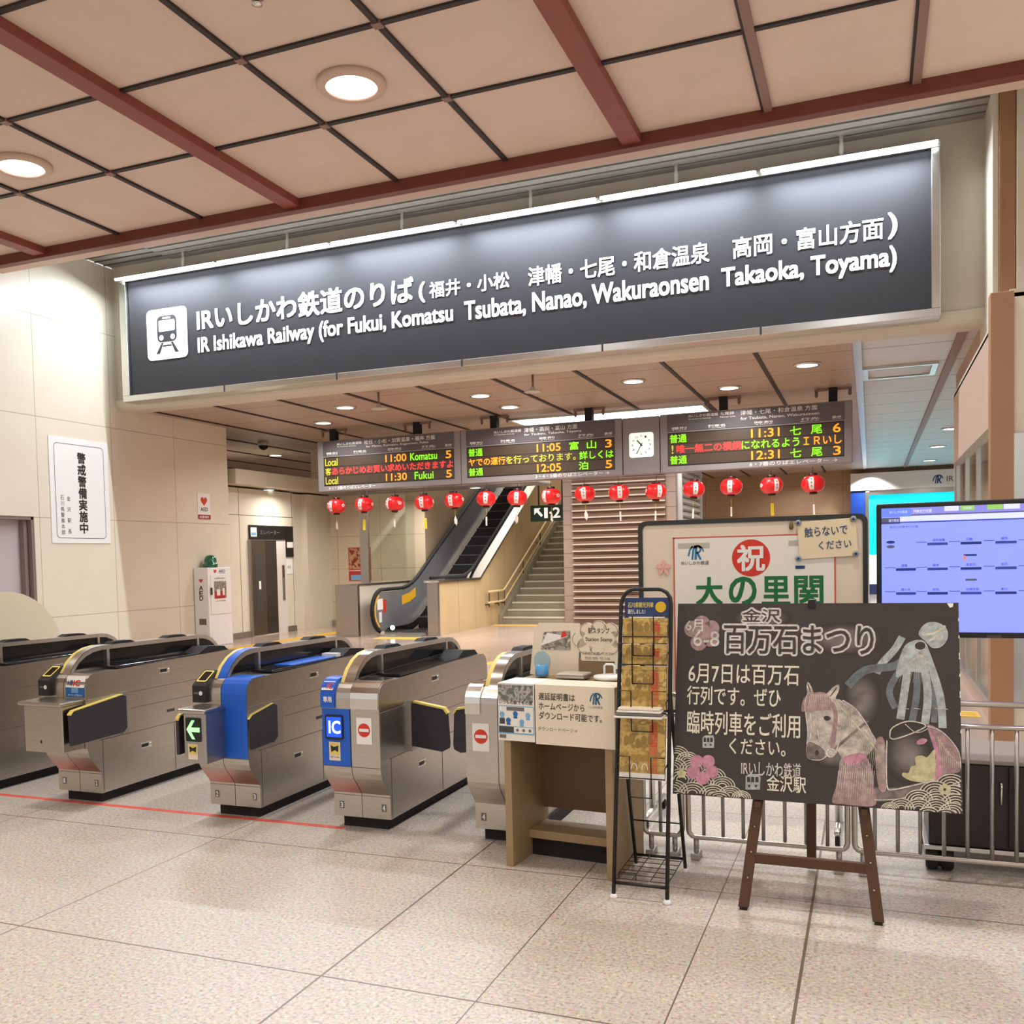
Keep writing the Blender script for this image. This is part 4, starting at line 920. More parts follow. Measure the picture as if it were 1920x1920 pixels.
# ================================================================== TICKET GATES
GY = 4.83
def gate_side(a=0.0):
    """outline of a gate body seen from the side: (depth, height)"""
    return [(.11, .07), (.11, .215), (.095, .235), (.02, .325), (.004, .36), (0, .40), (0, .80)] + [(.085 - .085 * math.cos(R(q)), .80 + .088 * math.sin(R(q))) for q in (20, 40, 60, 80, 90)] + \
           [(1.50, .905)] + [(1.58 + .10 * math.sin(R(q)), .80 + .105 * math.cos(R(q))) for q in (15, 40, 65, 90)] + [(1.68, .40), (1.676, .36), (1.66, .325), (1.585, .235), (1.57, .215), (1.57, .07)]
def gate(label, X, band, left, right_kind, front_post, flaps, nums, top_blue=False, full=True):
    t = thing('ticket_gate', label, 'ticket gate', (X, GY, 0), 'row of ticket gates')
    L = dict(local=True)
    MB().box(-.15, .15, .15, 1.53, 0, .075, M_blackm).build('plinth', t, **L)
    m = MB(); m.prism(gate_side(), .002, .19 if full else .135, M_steel, 'x'); m.prism(gate_side(), -.19, -.002, M_steel, 'x')
    m.prism([(.115, .08), (.115, .22), (.006, .37), (.006, .80), (1.6, .8), (1.6, .08)], -.002, .002, M_seam, 'x')
    body = m.build('body', t, **L)
    # seams, slots and hatches on the passage side
    s_ = MB()
    for y0, y1, z0, z1 in ((.11, 1.60, .430, .434), (.85, .854, .08, .43), (.13, .134, .08, .43), (.40, 1.66, .715, .718), (.40, 1.66, .60, .603)): s_.box(.189, .1912, y0, y1, z0, z1, M_seam)
    s_.box(-.19, .19, -.001, .002, .395, .398, M_seam); s_.box(-.19, .19, .108, .1085, .20, .202, M_seam)
    for y, z in ((.72, .83), (.50, .32)):
        s_.box(.188, .1915, y - .012, y + .105, z - .022, z + .022, M_chrome, .003); s_.box(.1895, .1925, y, y + .07, z - .013, z + .010, M_black); s_.lathe([(.011, .188), (.011, .196)], (0, y + .09, z), M_chrome, 10, 'x')
    s_.box(.1895, .192, .78, .86, .515, .535, M_dark); s_.lathe([(.008, .188), (.008, .194)], (0, .95, .52), M_chrome, 10, 'x')
    if full: s_.build('hatch_fittings', t, **L)
    # raised arch: frame with smoked windows
    ax0, ax1 = -.095, -.005
    out = [(.035, .74)] + [(.36 - .325 * math.cos(R(q)), .76 + .285 * math.sin(R(q))) for q in range(10, 91, 16)] + [(.36, 1.045), (1.42, 1.035)] + [(1.42 + .25 * math.sin(R(q)), .86 + .175 * math.cos(R(q))) for q in (20, 40, 60, 80, 90)]
    inn = [(.065, .80)] + [(.365 - .29 * math.cos(R(q)), .80 + .215 * math.sin(R(q))) for q in range(10, 91, 16)] + [(.37, 1.015), (1.41, 1.005)] + [(1.41 + .225 * math.sin(R(q)), .87 + .135 * math.cos(R(q))) for q in (20, 40, 60, 80, 90)]
    out = [(out[0][0], .74)] + out[1:]
    m = MB(); n = len(out)
    def P(x, p): return (x, p[0], p[1])
    for x0, x1 in ((ax0, ax0 + .012), (ax1 - .012, ax1)):
        vs = [P(x0, p) for p in out] + [P(x0, p) for p in inn] + [P(x1, p) for p in out] + [P(x1, p) for p in inn]; fs = []
        for i in range(n - 1): fs += [(i, i + 1, n + i + 1, n + i), (2 * n + i, 3 * n + i, 3 * n + i + 1, 2 * n + i + 1), (i, 2 * n + i, 2 * n + i + 1, i + 1), (n + i, n + i + 1, 3 * n + i + 1, 3 * n + i)]
        m.add(vs, fs, M_alu)
    vs = [P(ax0 + .012, p) for p in out] + [P(ax1 - .012, p) for p in out]
    m.add(vs, [(i, n + i, n + i + 1, i + 1) for i in range(n - 1)], M_steel, True)
    for y in (.42, 1.40): m.box(ax0 - .001, ax1 + .001, y - .012, y + .012, .88, 1.02, M_alu)
    m.prism([(.03, .70), (.035, .80), (.13, .90), (1.64, .93), (1.66, .86), (1.62, .80)], ax0 + .006, ax1 - .006, M_steel, 'x')
    ar = m.build('arch_frame', t, **L)
    m = MB(); m.prism(inn + [(1.60, .90), (.10, .86)], ax0 + .014, ax1 - .014, M_blkgls, 'x'); m.build('smoked_window', ar, **L)
    # strap over the front of the arch
    m = MB()
    so = out[:7]; cuts = ((ax0, ax0 + .024, M_yel), (ax0 + .024, ax1, band))
    for a, b_, mt in cuts:
        if mt is None: continue
        vs = [(a, p[0] - .003, p[1] + .003) for p in so] + [(b_, p[0] - .003, p[1] + .003) for p in so]; k = len(so)
        m.add(vs, [(i, k + i, k + i + 1, i + 1) for i in range(k - 1)], mt, True)
    if m.v: m.build('strap', ar, **L)
    # top of the body
    xr = .175 if full else .12; m = MB(); m.box(.01, xr, .30, 1.45, .897, .912, M_blkgls, .004); m.prism([(1.18, .905), (1.30, .955), (1.50, .94), (1.56, .90)], .02, xr - .005, M_blackm, 'x')
    if top_blue: m.box(.015, .17, .55, 1.10, .912, .918, M_blue); m.box(.04, .16, 1.12, 1.18, .91, .935, M_white)
    m.prism([(.45, 1.04), (.50, 1.062), (.66, 1.06), (.72, 1.036)], ax0 + .01, ax1 - .01, M_blackm, 'x'); m.prism([(1.02, 1.036), (1.08, 1.056), (1.24, 1.052), (1.30, 1.03)], ax0 + .01, ax1 - .01, M_blackm, 'x')
    m.build('top_panel', t, **L)
    # number stickers low on the front
    F = Fm((0, .11, 0)); m = MB()
    for u, s in zip((-.155, .13), nums):
        if s: m.rect(F, u, .115, u + .032, .16, M_inkg, .001); m.text(F, s, u + .008, .122, u + .024, .153, M_white, .002, .02)
    if m.v: m.build('number_stickers', t, **L)
    # left half: card reader
    Fr = Fm((0, 0, 0))
    if left == 'reader':
        m = MB(); m.prism([(-.03, .742), (-.03, .845), (-.012, .862), (.10, .932), (.15, .932), (.15, .742)], -.192, -.092, M_black, 'x', False)
        rd = m.build('card_reader', t, **L)
        Ft = Fm((-.186, -.010, .864), (1, 0, 0), (0, .105, .065)); m = MB()
        o_ = rrect(.004, .006, .081, .118, .012); i_ = rrect(.014, .018, .071, .106, .008); k = len(o_)
        m.add([Ft.p(u, v, .003) for u, v in o_ + i_], [(i, (i + 1) % k, k + (i + 1) % k, k + i) for i in range(k)], M_yel); m.poly(Ft, i_, M_blkgls, .002); m.build('touch_pad', rd, **L)
        m = MB(); m.disc(Fm((0, -.03, 0)), -.128, .80, .014, M_white, .002); m.rect(Fm((0, -.03, 0)), -.178, .795, -.148, .806, M_inkg, .002); m.build('logo', rd, **L)
    elif left == 'blue':
        m = MB(); m.prism([(-.012, .74), (-.012, .80)] + [(.08 - .092 * math.cos(R(q)), .81 + .10 * math.sin(R(q))) for q in (10, 30, 50, 70, 90)] + [(.16, .91), (.16, .74)], -.192, -.10, M_blue, 'x'); cv = m.build('reader_cover', t, **L)
        F2 = Fm((0, -.013, 0)); m = MB(); m.text(F2, '専用', -.170, .775, -.115, .808, M_white, .002, .02)
        F3 = Fm((0, -.004, .835), (1, 0, 0), (0, .045, .055)); m.rect(F3, -.185, .004, -.108, .065, M_white, .012); m.text(F3, 'IC', -.150, .012, -.112, .05, M_red, .014, .03); m.text(F3, '入', -.178, .012, -.156, .05, M_navy, .014); m.build('cover_print', cv, **L)
    # right half front
    F = Fm((0, 0, 0))
    if right_kind == 'blue':
        m = MB(); pr = [(-.003, .40), (-.003, .80)] + [(.085 - .088 * math.cos(R(q)), .80 + .091 * math.sin(R(q))) for q in (20, 40, 60, 80)] + [(.20, .893), (.20, .88), (.09, .88), (.0, .79), (.0, .40)]
        m.prism(pr, .004, .188, M_blue, 'x'); m.build('front_cover', t, **L)
    elif right_kind == 'label':
        m = MB(); F4 = Fm((0, .0, .79), (1, 0, 0), (0, .03, .09)); m.rect(F, .02, .735, .18, .80, M_blue2, .002); m.rect(F4, .02, .01, .18, .085, M_white, .006); m.text(F4, 'IC', .085, .02, .14, .06, M_red, .008, .02); m.text(F4, '入場', .03, .02, .075, .06, M_navy, .008, .01); m.rect(F, .07, .765, .13, .798, M_skyblue, .003); m.text(F, 'のりば案内', .04, .742, .16, .757, M_white, .003); m.build('label', t, **L)
    elif right_kind == 'noentry':
        m = MB(); m.prism([(-.012, .74)] + [(.085 - .097 * math.cos(R(q)), .80 + .10 * math.sin(R(q))) for q in (0, 20, 40, 60, 80, 90)] + [(.2, .90), (.2, .74)], .006 if full else -.188, .188 if full else -.10, M_chrome, 'x'); m.build('front_cover', t, **L)
    def noentry(u, name='no_entry_sticker'):
        m = MB(); m.rect(F, u - .05, .535, u + .05, .69, M_white, .001, .002); m.disc(F, u, .617, .040, M_red, .004, 28); m.rect(F, u - .032, .608, u + .032, .626, M_white, .005); m.build(name, t, **L)
    if right_kind == 'noentry': noentry(.09 if full else -.10)
    if right_kind == 'noentry' and full:
        m = MB(); m.rect(F, -.188, .40, -.004, .735, M_blue, .001, .004); bp = m.build('blue_panel', t, **L)
        m = MB(); m.slab(F, rrect(-.165, .555, -.045, .70, .012), .004, .012, M_black); m.rect(F, -.155, .57, -.055, .688, M_icblue, .013); m.text(F, 'IC', -.138, .592, -.062, .665, mat('display_white', (235, 245, 255), .5, emit=.9), .014, .03); m.build('display', bp, **L)
        m = MB(); m.rect(F, -.145, .43, -.070, .54, M_cream_paper, .006); m.rect(F, -.139, .465, -.076, .535, M_yel, .007); m.poly(F, [(-.134, .52), (-.112, .51), (-.081, .52), (-.085, .48), (-.105, .492), (-.13, .48)], M_ink, .008); m.text(F, 'QR Code', -.138, .444, -.078, .456, M_ink, .007); m.build('sticker', bp, **L)
    # front post standing before the left half
    if front_post:
        a, b_ = (-.145, .02) if front_post == 'arrow' else (-.165, .165)
        m = MB(); m.box(a, b_, -.18, .0, .395, .70, M_steeld if front_post == 'arrow' else M_steel, .006); m.prism([(-.11 if front_post == 'arrow' else -.06, .20), (.10, .22), (.0, .39), (-.17, .39)], a, b_, M_steel, 'x') if False else None
        fp = m.build('front_post', t, **L)
        m = MB(); m.box(a - .03, b_ + .012, -.205, .0, .700, .728, M_steel, .010); m.build('post_cap', fp, **L)
        Fp = Fm((0, -.18, 0))
        if front_post == 'arrow':
            m = MB(); m.slab(Fp, rrect(-.125, .53, -.015, .675, .01), 0, .006, M_disp)
            m.poly(Fp, [(-.118, .603), (-.078, .66), (-.055, .66), (-.083, .617), (-.02, .617), (-.02, .589), (-.083, .589), (-.055, .545), (-.078, .545)], M_arrow, .008); m.build('arrow_display', fp, **L)
            m = MB(); m.rect(Fp, -.115, .42, -.045, .515, M_cream_paper, .001); m.rect(Fp, -.110, .45, -.050, .512, M_yel, .002); m.poly(Fp, [(-.106, .50), (-.08, .49), (-.054, .50), (-.058, .462), (-.08, .475), (-.102, .462)], M_ink, .003); m.build('sticker', fp, **L)
        else:
            m = MB(); m.rect(Fp, -.03, .455, -.018, .475, M_black, .001); m.build('keyhole', fp, **L)
    # swing flaps
    for kind in flaps:
        m = MB()
        if kind == 'wide_folded':
            pts = [(-.16, .445), (.30, .455), (.335, .48), (.335, .70), (.30, .712), (-.14, .665), (-.165, .64)]
            m.prism(pts, .196, .222, M_flap, 'x'); e_ = [( -.165, .655), (-.14, .675), (.30, .722)]
            m.prism([(-.167, .645), (-.14, .668), (.30, .714), (.30, .720), (-.14, .674), (-.167, .651)], .192, .226, M_yel, 'x')
            m.box(.185, .215, .30, .36, .44, .47, M_steeld); m.box(.185, .215, .30, .36, .70, .73, M_steeld)
        elif kind == 'folded':
            m.prism([(.02, .455), (.26, .462), (.30, .49), (.30, .69), (.26, .705), (.03, .665), (.005, .645)], .186, .204, M_flap, 'x')
            m.prism([(.0, .645), (.03, .667), (.26, .706), (.26, .711), (.03, .672), (.0, .650)], .184, .206, M_yel, 'x'); m.box(.184, .20, .27, .33, .45, .475, M_steeld); m.box(.184, .20, .27, .33, .69, .72, M_steeld)
        elif kind == 'left_wide': m.prism([(-.17, .44), (.26, .46), (.26, .70), (-.15, .675), (-.17, .65)], -.212, -.190, M_flap, 'x'); m.prism([(-.17, .65), (-.15, .675), (.26, .70), (.26, .71), (-.15, .685), (-.172, .66)], -.214, -.188, M_yel, 'x')
        elif kind in ('closed_right', 'closed_left'):
            s_ = 1 if kind == 'closed_right' else -1
            q = [(.0, .455), (.20, .43), (.24, .45), (.245, .48), (.235, .66), (.215, .69), (.0, .725)]
            q = [(s_ * (.20 + p), z) for p, z in q]
            m.prism(q, .395, .425, M_flap, 'y'); e_ = [(s_ * (.20 + p), z) for p, z in [(.0, .725), (.215, .69), (.236, .66), (.245, .668), (.22, .70), (.0, .737)]]; m.prism(e_, .390, .430, M_yel, 'y')
            m.box(min(s_ * .185, s_ * .215), max(s_ * .185, s_ * .215), .36, .44, .43, .74, M_steeld)
        m.build('flap', t, **L)
    if any(k in ('wide_folded', 'folded') for k in flaps) or right_kind == 'noentry':
        if full: MB().box(.1885, .1915, .01, .385, .438, .72, M_steeld, .002).build('flap_recess', t, **L)
    return t
gate('leftmost ticket gate, partly cut off by the left edge', -6.03, None, None, None, None, (), ('', ''))
gate('ticket gate with a blue and white label and a plain front post', -5.00, M_alu, 'reader', 'label', 'plain', ('wide_folded',), ('1', '2'))
gate('ticket gate with a bright blue front cover and green arrow display', -3.722, M_blue, 'reader', 'blue', 'arrow', ('folded', 'left_wide'), ('2', '3'), True)
gate('ticket gate with IC display on a blue panel beside a no entry sticker', -2.81, M_chrome, 'blue', 'noentry', None, ('closed_right',), ('3', '4'))
gate('rightmost ticket gate, half hidden behind the wooden stamp desk', -1.89, M_chrome, None, 'noentry', None, ('closed_left',), ('4', ''), full=False)

# ================================================================== STAMP DESK AND WHAT IS ON IT
KX, KY, KR = -1.755, 4.565, R(-5.5)
t = thing('stamp_desk', 'brown open-front stamp desk right of the last ticket gate', 'desk', (KX, KY, 0), rz=KR)
L = dict(local=True)
MB().box(0, .04, 0, .46, 0, .93, M_kiosk, .003).build('side_panel', t, **L); MB().box(.55, .59, 0, .46, 0, .93, M_kiosk, .003).build('side_panel', t, **L)
MB().box(.04, .55, .40, .43, .22, .93, mat('kiosk_back_shaded', (118, 92, 64), .6)).build('back_panel', t, **L)  # darker than the laminate: shade under the desk top put into the colour
MB().box(.04, .55, .20, .42, .10, .145, M_kiosk, .003).build('shelf', t, **L)
MB().box(.04, .55, .24, .26, 0, .10, M_blackm).build('kick_board', t, **L)
MB().box(-.005, .595, -.005, .47, .93, .95, M_kiosk, .003).build('top', t, **L)
kf = Matrix.Translation((KX, KY, 0)) @ Matrix.Rotation(KR, 4, 'Z')
def kfm(o, u=(1, 0, 0), v=(0, 0, 1)): return Fm(kf @ Vector(o), kf.to_3x3() @ Vector(u), kf.to_3x3() @ Vector(v))
def kthing(name, label, cat, o, group=None): return thing(name, label, cat, kf @ Vector(o), group, KR)
# notice hanging over the front edge
t = kthing('notice_sheet', 'cream notice in Japanese hanging over the front of the stamp desk', 'notice', (.40, -.02, .665))
F = kfm((.19, -.012, .655)); m = MB(); m.rect(F, 0, 0, .42, .302, M_cream_paper, 0, .004); m.slab(kfm((.19, -.012, .957), (1, 0, 0), (0, 1, 0)), [(0, 0), (.42, 0), (.42, .20), (0, .20)], -.004, 0, M_cream_paper); m.build('sheet', t)
m = MB()
m.text(F, '遅延証明書は', .02, .225, .215, .262, M_ink, .006, .004); m.text(F, 'ホームページから', .02, .178, .265, .212, M_ink, .006, .004); m.text(F, 'ダウンロード可能です。', .02, .128, .355, .166, M_ink, .006, .004); m.text(F, 'ダウンロードページ→', .012, .070, .225, .090, M_inkg, .006)
railmark(m, F, .325, .245, .06, mat('railmark_blue', (44, 98, 136), .6), .006); m.text(F, 'いしかわ鉄道', .285, .196, .36, .208, M_inkg, .006); m.build('lettering', t)
t = kthing('leaflet_sheet', 'printed poster with photo and blue cartoonish drawings on the desk front at left', 'poster', (.08, -.02, .665))
F = kfm((-.02, -.014, .662)); m = MB(); m.rect(F, 0, 0, .205, .290, M_paper, 0, .004); m.slab(kfm((-.02, -.014, .957), (1, 0, 0), (0, 1, 0)), [(0, 0), (.205, 0), (.205, .22), (0, .22)], -.004, 0, M_paper); m.build('sheet', t)
m = MB(); m.rect(F, .004, .205, .20, .287, M_photo2, .005); m.text(F, 'いつもの駅で冬の旅', .008, .188, .196, .208, M_ink, .006, .01)
m.rect(F, .002, .035, .203, .18, M_skyblue, .0052); m.rect(F, .006, .075, .199, .176, M_paper, .0056); m.rect(F, .05, .155, .15, .174, M_inkg, .006)
for u, v, c_ in ((.025, .135, M_skyblue), (.10, .14, M_blue2), (.17, .135, M_skyblue), (.06, .105, M_blue2), (.135, .10, M_skyblue)): m.disc(F, u, v, .014, c_, .0062, 12); m.rect(F, u - .011, v - .024, u + .011, v - .012, c_, .0062)
m.rect(F, .01, .085, .04, .115, M_dark, .0064); m.rect(F, .006, .042, .09, .072, M_dark, .006); m.rect(F, .09, .042, .199, .072, M_paper, .006)
for u in (.11, .145, .18): m.disc(F, u, .057, .008, M_inkg, .007, 10)
m.rect(F, .008, .012, .045, .03, M_inkg, .006); m.build('print', t)
# stamp board at the back of the desk
t = kthing('stamp_board', 'hand cut cream board reading Station Stamp at the back of the desk', 'sign', (.27, .40, .95))
F = kfm((-.03, .41, .95)); m = MB()
m.slab(F, [(0, 0), (.285, 0), (.30, .285), (.06, .285), (.03, .24)], 0, .006, M_cream_paper)
cl = []
for cx, cy, r_ in ((.30, .20, .045), (.345, .245, .045), (.41, .258, .045), (.475, .245, .045), (.51, .205, .045), (.475, .165, .045), (.40, .16, .045), (.33, .165, .045)):
    m.slab(F, arc(cx, cy, r_, r_, 0, 360, 20)[:-1], .004, .010, M_cream_paper)
    m.stroke(F, arc(cx, cy, r_ - .004, r_ - .004, math.degrees(math.atan2(cy - .21, cx - .41)) - 62, math.degrees(math.atan2(cy - .21, cx - .41)) + 62, 8), .0025, M_inkg, .0115)
m.slab(F, arc(.41, .205, .09, .05, 0, 360, 24)[:-1], .005, .0105, M_cream_paper)
m.slab(F, rrect(.305, .085, .50, .145, .008), .004, .009, M_cream_paper); m.slab(F, [(.29, .10), (.52, .10), (.52, 0), (.29, 0)], 0, .003, mat('board_brown', (146, 124, 96), .6))
m.slab(F, [(.50, .15), (.56, .19), (.60, .17), (.60, .0), (.575, .0), (.54, .06), (.49, .04)], 0, .006, M_paper)
m.build('panel', t)
m = MB(); m.text(F, '駅スタンプ', .35, .232, .47, .262, M_ink, .013, .004); m.text(F, 'Station Stamp', .335, .185, .485, .212, M_ink, .013, .003); m.text(F, 'ご自由にお使いください', .313, .118, .492, .134, M_ink, .011); m.text(F, 'FREE FEEL TO USE', .33, .094, .47, .106, M_inkg, .011); m.build('lettering', t)
m = MB(); m.poly(F, [(.07, .14), (.245, .14), (.245, .245), (.09, .235)], M_photo, .008); m.poly(F, [(.07, .16), (.235, .215), (.11, .232)], M_white, .009); m.poly(F, [(.19, .205), (.225, .215), (.22, .242), (.20, .24)], M_red, .010)
m.disc(F, .075, .075, .05, mat('speech_blue', (168, 192, 200), .6), .008, 20, .055); m.poly(F, [(.515, .165), (.58, .12), (.60, .085), (.53, .055)], mat('ribbon_blue', (28, 110, 160), .6), .009)
for i in range(5): m.rect(F, .515 + i * .014, .03, .522 + i * .014, .05, M_ink, .009)
m.build('print', t)
m = MB(); m.lathe([(.034, 0), (.037, .01), (.036, .055), (.030, .060)], kf @ Vector((.09, .30, .958)), M_plastic, 20); ob = m.build('ink_bottle'); tag(ob, 'small clear blue plastic jar on the left of the stamp desk', 'jar')
t = kthing('ink_pad', 'flat grey ink pad case lying in the middle of the desk top', 'ink pad', (.28, .27, .957))
m = MB(); m.box(.20, .36, .22, .34, .957, .972, M_steeld, .004)
MBk = m; m.v = [kf @ v for v in m.v]; m.build('tray', t)
m = MB(); m.box(.205, .355, .225, .345, .972, .984, mat('pad_lid', (206, 196, 190), .3), .004); m.v = [kf @ v for v in m.v]; m.build('lid', t)
t = kthing('rubber_stamp', 'white round rubber stamp with a handle on the desk top', 'stamp', (.49, .28, .957))
c0 = kf @ Vector((.48, .28, .957)); MB().lathe([(.078, 0), (.085, .008), (.082, .02), (.04, .026)], c0, M_white, 28).build('base', t)
m = MB(); m.tube([kf @ Vector(p) for p in ((.452, .28, .975), (.452, .28, 1.025), (.462, .28, 1.035), (.498, .28, 1.035), (.508, .28, 1.025), (.508, .28, .975))], .006, M_white, 8); m.build('handle', t)

# ================================================================== BROCHURE RACK
def rk(z): return 4.29 + z * .165           # the front frame leans back
RX0, RX1 = -1.118, -.868
t = thing('brochure_rack', 'tall black wire brochure rack between the desk and the chalkboard', 'rack', (-.99, 4.45, 0))
def rx(x, z): c_ = (RX0 + RX1) / 2; return c_ + (x - c_) * (1 - .03 * z)
m = MB(); H_ = 1.43
path = [(rx(RX0, 0), rk(0.02), .02), (rx(RX0, 1.3), rk(1.36), 1.36)] + [(rx(RX0, 1.4) + .06 - .06 * math.cos(R(a)), rk(H_), 1.36 + .07 * math.sin(R(a))) for a in (25, 50, 75, 90)]
path += [(rx(RX1, 1.4) - .06 + .06 * math.cos(R(a)), rk(H_), 1.36 + .07 * math.sin(R(a))) for a in (90, 75, 50, 25)] + [(rx(RX1, 1.3), rk(1.36), 1.36), (rx(RX1, 0), rk(.02), .02)]
m.tube(path, .0095, M_black, 10); m.tube([(RX0, rk(.07), .07), (RX1, rk(.07), .07)], .008, M_black, 8); m.build('front_frame', t)
for nm, x in (('rear_leg', RX0 - .0), ('rear_leg', RX1 - .0)): m = MB(); m.tube([(x, 4.76, .015), (rx(x, .9), rk(.95), .95)], .009, M_black, 8); m.build(nm, t)
m = MB(); m.tube([(RX0, 4.745, .07), (RX1, 4.745, .07)], .007, M_black, 8); m.tube([(RX0, 4.70, .26), (RX1, 4.70, .26)], .004, M_black, 6); m.build('rear_bar', t)
for x, y in ((RX0, 4.29), (RX1, 4.29), (RX0, 4.76), (RX1, 4.76)): m = MB(); m.lathe([(.017, 0), (.019, .008), (.013, .02)], (x, y, 0), M_white, 14); m.build('foot_cap', t)
m = MB()
for i in range(7): y = 4.32 + i * .066; m.tube([(RX0, y, .085), (RX1, y, .085)], .002, M_black, 5)
for i in range(4): x = RX0 + i * (RX1 - RX0) / 3; m.tube([(x, 4.32, .085), (x, 4.73, .085)], .0025, M_black, 5)
m.tube([(RX0 + .02, 4.32, .085), (RX0 + .02, 4.32, .115), (RX0 + .1, 4.32, .115), (RX0 + .1, 4.32, .085)], .003, M_black, 5); m.build('base_grid', t)
PZ = (1.19, 1.075, .84, .545)
for z in (1.21, 1.08, .86, .56):
    m = MB(); y = rk(z) - .045
    m.tube([(RX0 + .01, rk(z + .1), z + .06), (RX0 + .01, y, z + .05), (RX0 + .01, y, z), (RX1 - .01, y, z), (RX1 - .01, y, z + .05), (RX1 - .01, rk(z + .1), z + .06)], .003, M_black, 6)
    for x0, x1 in ((RX0 + .01, RX0 + .075), (RX1 - .075, RX1 - .01)): m.tube([(x0 if x0 < -1 else x1, y, z + .10), (x1 if x0 < -1 else x0, y, z + .10), (x1 if x0 < -1 else x0, y, z - .09)], .003, M_black, 6)
    m.tube([(RX0 + .075, y, z - .09), (RX1 - .075, y, z - .09)], .003, M_black, 6)
    m.build('wire_pocket', t)
def brochure(label, z0, z1, dy, kind, w0=RX0 + .018, w1=RX1 - .018, thick=.018):
    o0 = Vector((0, rk(z0) - dy, z0)); F = Fm(o0, (1, 0, 0), (0, .165, 1))
    m = MB(); m.slab(F, [(w0, 0), (w1, 0), (w1, z1 - z0), (w0, z1 - z0)], -thick, 0, M_gold if kind != 'blue' else M_navy); h_ = z1 - z0
    t = thing('brochure_stack', label, 'brochures', (-.99, rk(z0), z0), 'brochures in the wire rack'); m.build('stack', t)
    m = MB()
    if kind == 'gold':
        m.rect(F, w1 - .075, .02, w1 - .035, h_ - .03, M_goldr, .001)
        m.column(F, '百万石', w1 - .055, h_ - .02, .034, .04, M_heart, .002, .01) if h_ > .15 else m.column(F, '百', w1 - .055, h_ - .02, .04, .04, M_heart, .002, .01)
        for q in range(5): u = w0 + .03 + q * .028; m.disc(F, u, h_ * .62 + .012 * math.sin(q * 2.2), .013, mat('print_brown', (150, 120, 62), .6), .0012, 12, .024); m.disc(F, u + .008, h_ * .35, .016, mat('print_ochre', (168, 136, 66), .6), .0014, 12)
        if h_ > .26:
            for u in (w0 + .07, w0 + .12): m.stroke(F, arc(u, .045, .014, .03, 0, 180, 8), .004, M_white, .002)
            m.rect(F, w0, 0, w1, .03, M_paper, .0012)
    else:
        m.text(F, '石川県観光列車', w0 + .015, h_ - .048, w1 - .075, h_ - .022, mat('print_yellow', (240, 220, 120), .6), .002, .01); m.text(F, '運行しました！', w0 + .015, h_ - .078, w0 + .10, h_ - .056, M_white, .002, .01)
        m.disc(F, w1 - .04, h_ - .045, .026, mat('print_sun', (236, 196, 40), .6), .002); m.rect(F, w0 + .02, h_ - .16, w1 - .02, h_ - .092, M_white, .0015); m.text(F, '自転車旅の', w0 + .10, h_ - .118, w1 - .035, h_ - .100, M_ink, .002, .01); m.disc(F, w0 + .05, h_ - .118, .012, M_ink, .002)
    m.build('cover_print', t)
brochure('blue brochures with a yellow disc at the top of the rack', 1.20, 1.392, -.022, 'blue')
brochure('gold brochures in the uppermost filled pocket, directly under the blue ones', 1.175, 1.297, .005, 'gold')
brochure('gold brochures in the second pocket, showing least of their cover', 1.075, 1.172, .012, 'gold')
brochure('gold brochures in the third pocket behind the folded newspapers', .87, 1.072, .012, 'gold')
brochure('gold brochures in the lowest pocket, cover fully visible', .548, .835, .015, 'gold')
t = thing('paper_bundle', 'bundle of folded white papers lying across the rack above the lowest pocket', 'papers', (-.99, 4.39, .84))
for i in range(4): m = MB(); m.box(RX0 + .004 + .005 * i, RX1 - .02 - .004 * i, 4.335 + .006 * i, 4.42, .838 + .012 * i, .848 + .012 * i, (M_paper, M_inkg, M_paper, M_dark)[i] if i != 3 else M_cream_paper, .003); m.build('folded_sheet', t)

# ================================================================== EASEL AND CHALKBOARD
t = thing('wooden_easel', 'dark wooden three-legged easel carrying the chalkboard', 'easel', (-.26, 4.55, 0))
def leg(p0, p1, w_, d_):
    a, b_ = Vector(p0), Vector(p1); m = MB(); x = Vector((w_ / 2, 0, 0)); y = Vector((0, d_ / 2, 0))
    vs = [p + sx * x + sy * y for p in (a, b_) for sx, sy in ((-1, -1), (1, -1), (1, 1), (-1, 1))]
    m.add(vs, [(3, 2, 1, 0), (4, 5, 6, 7), (0, 1, 5, 4), (1, 2, 6, 5), (2, 3, 7, 6), (3, 0, 4, 7)], M_brown); return m
tl = .2286
def ey(z): return 4.335 + z * tl * 1.0
for x0, x1 in ((-.534, -.372), (.024, -.138)):
    m = leg((x0, ey(.012), .012), (x1, ey(1.33), 1.33), .046, .024); lg = m.build('front_leg', t)
    m = MB()
    for z in (.14, .25, .36):
        x = x0 + (x1 - x0) * z / 1.33; m.lathe([(.006, 0), (.004, -.006)], (x, ey(z) - .012, z), M_steel, 8, 'y')
    m.build('peg_hole', lg)
    m = MB(); m.box(x0 - .016, x0 + .016, ey(0) - .012, ey(0) + .02, 0, .014, M_blackm); m.build('foot_pad', lg)
leg((-.28, 4.972, .012), (-.255, ey(1.33) + .03, 1.33), .044, .022).build('rear_leg', t)
MB().box(-.49, -.01, ey(.225) - .012, ey(.225) + .012, .20, .245, M_brown, .003).build('crossbar', t)
for x in (-.475, -.03): m = MB(); m.box(x - .012, x + .012, ey(.47) - .06, ey(.47) + .02, .452, .476, M_brown); m.build('support_peg', t)
m = MB(); m.box(-.265, -.232, 4.585, 4.65, 1.335, 1.375, M_black, .004); m.build('top_clip', t)
cb = thing('chalkboard', 'large black chalkboard with chalk lettering and a horse drawing on the easel', 'chalkboard', (-.25, 4.42, .48))
BW, BH = 1.206, .895
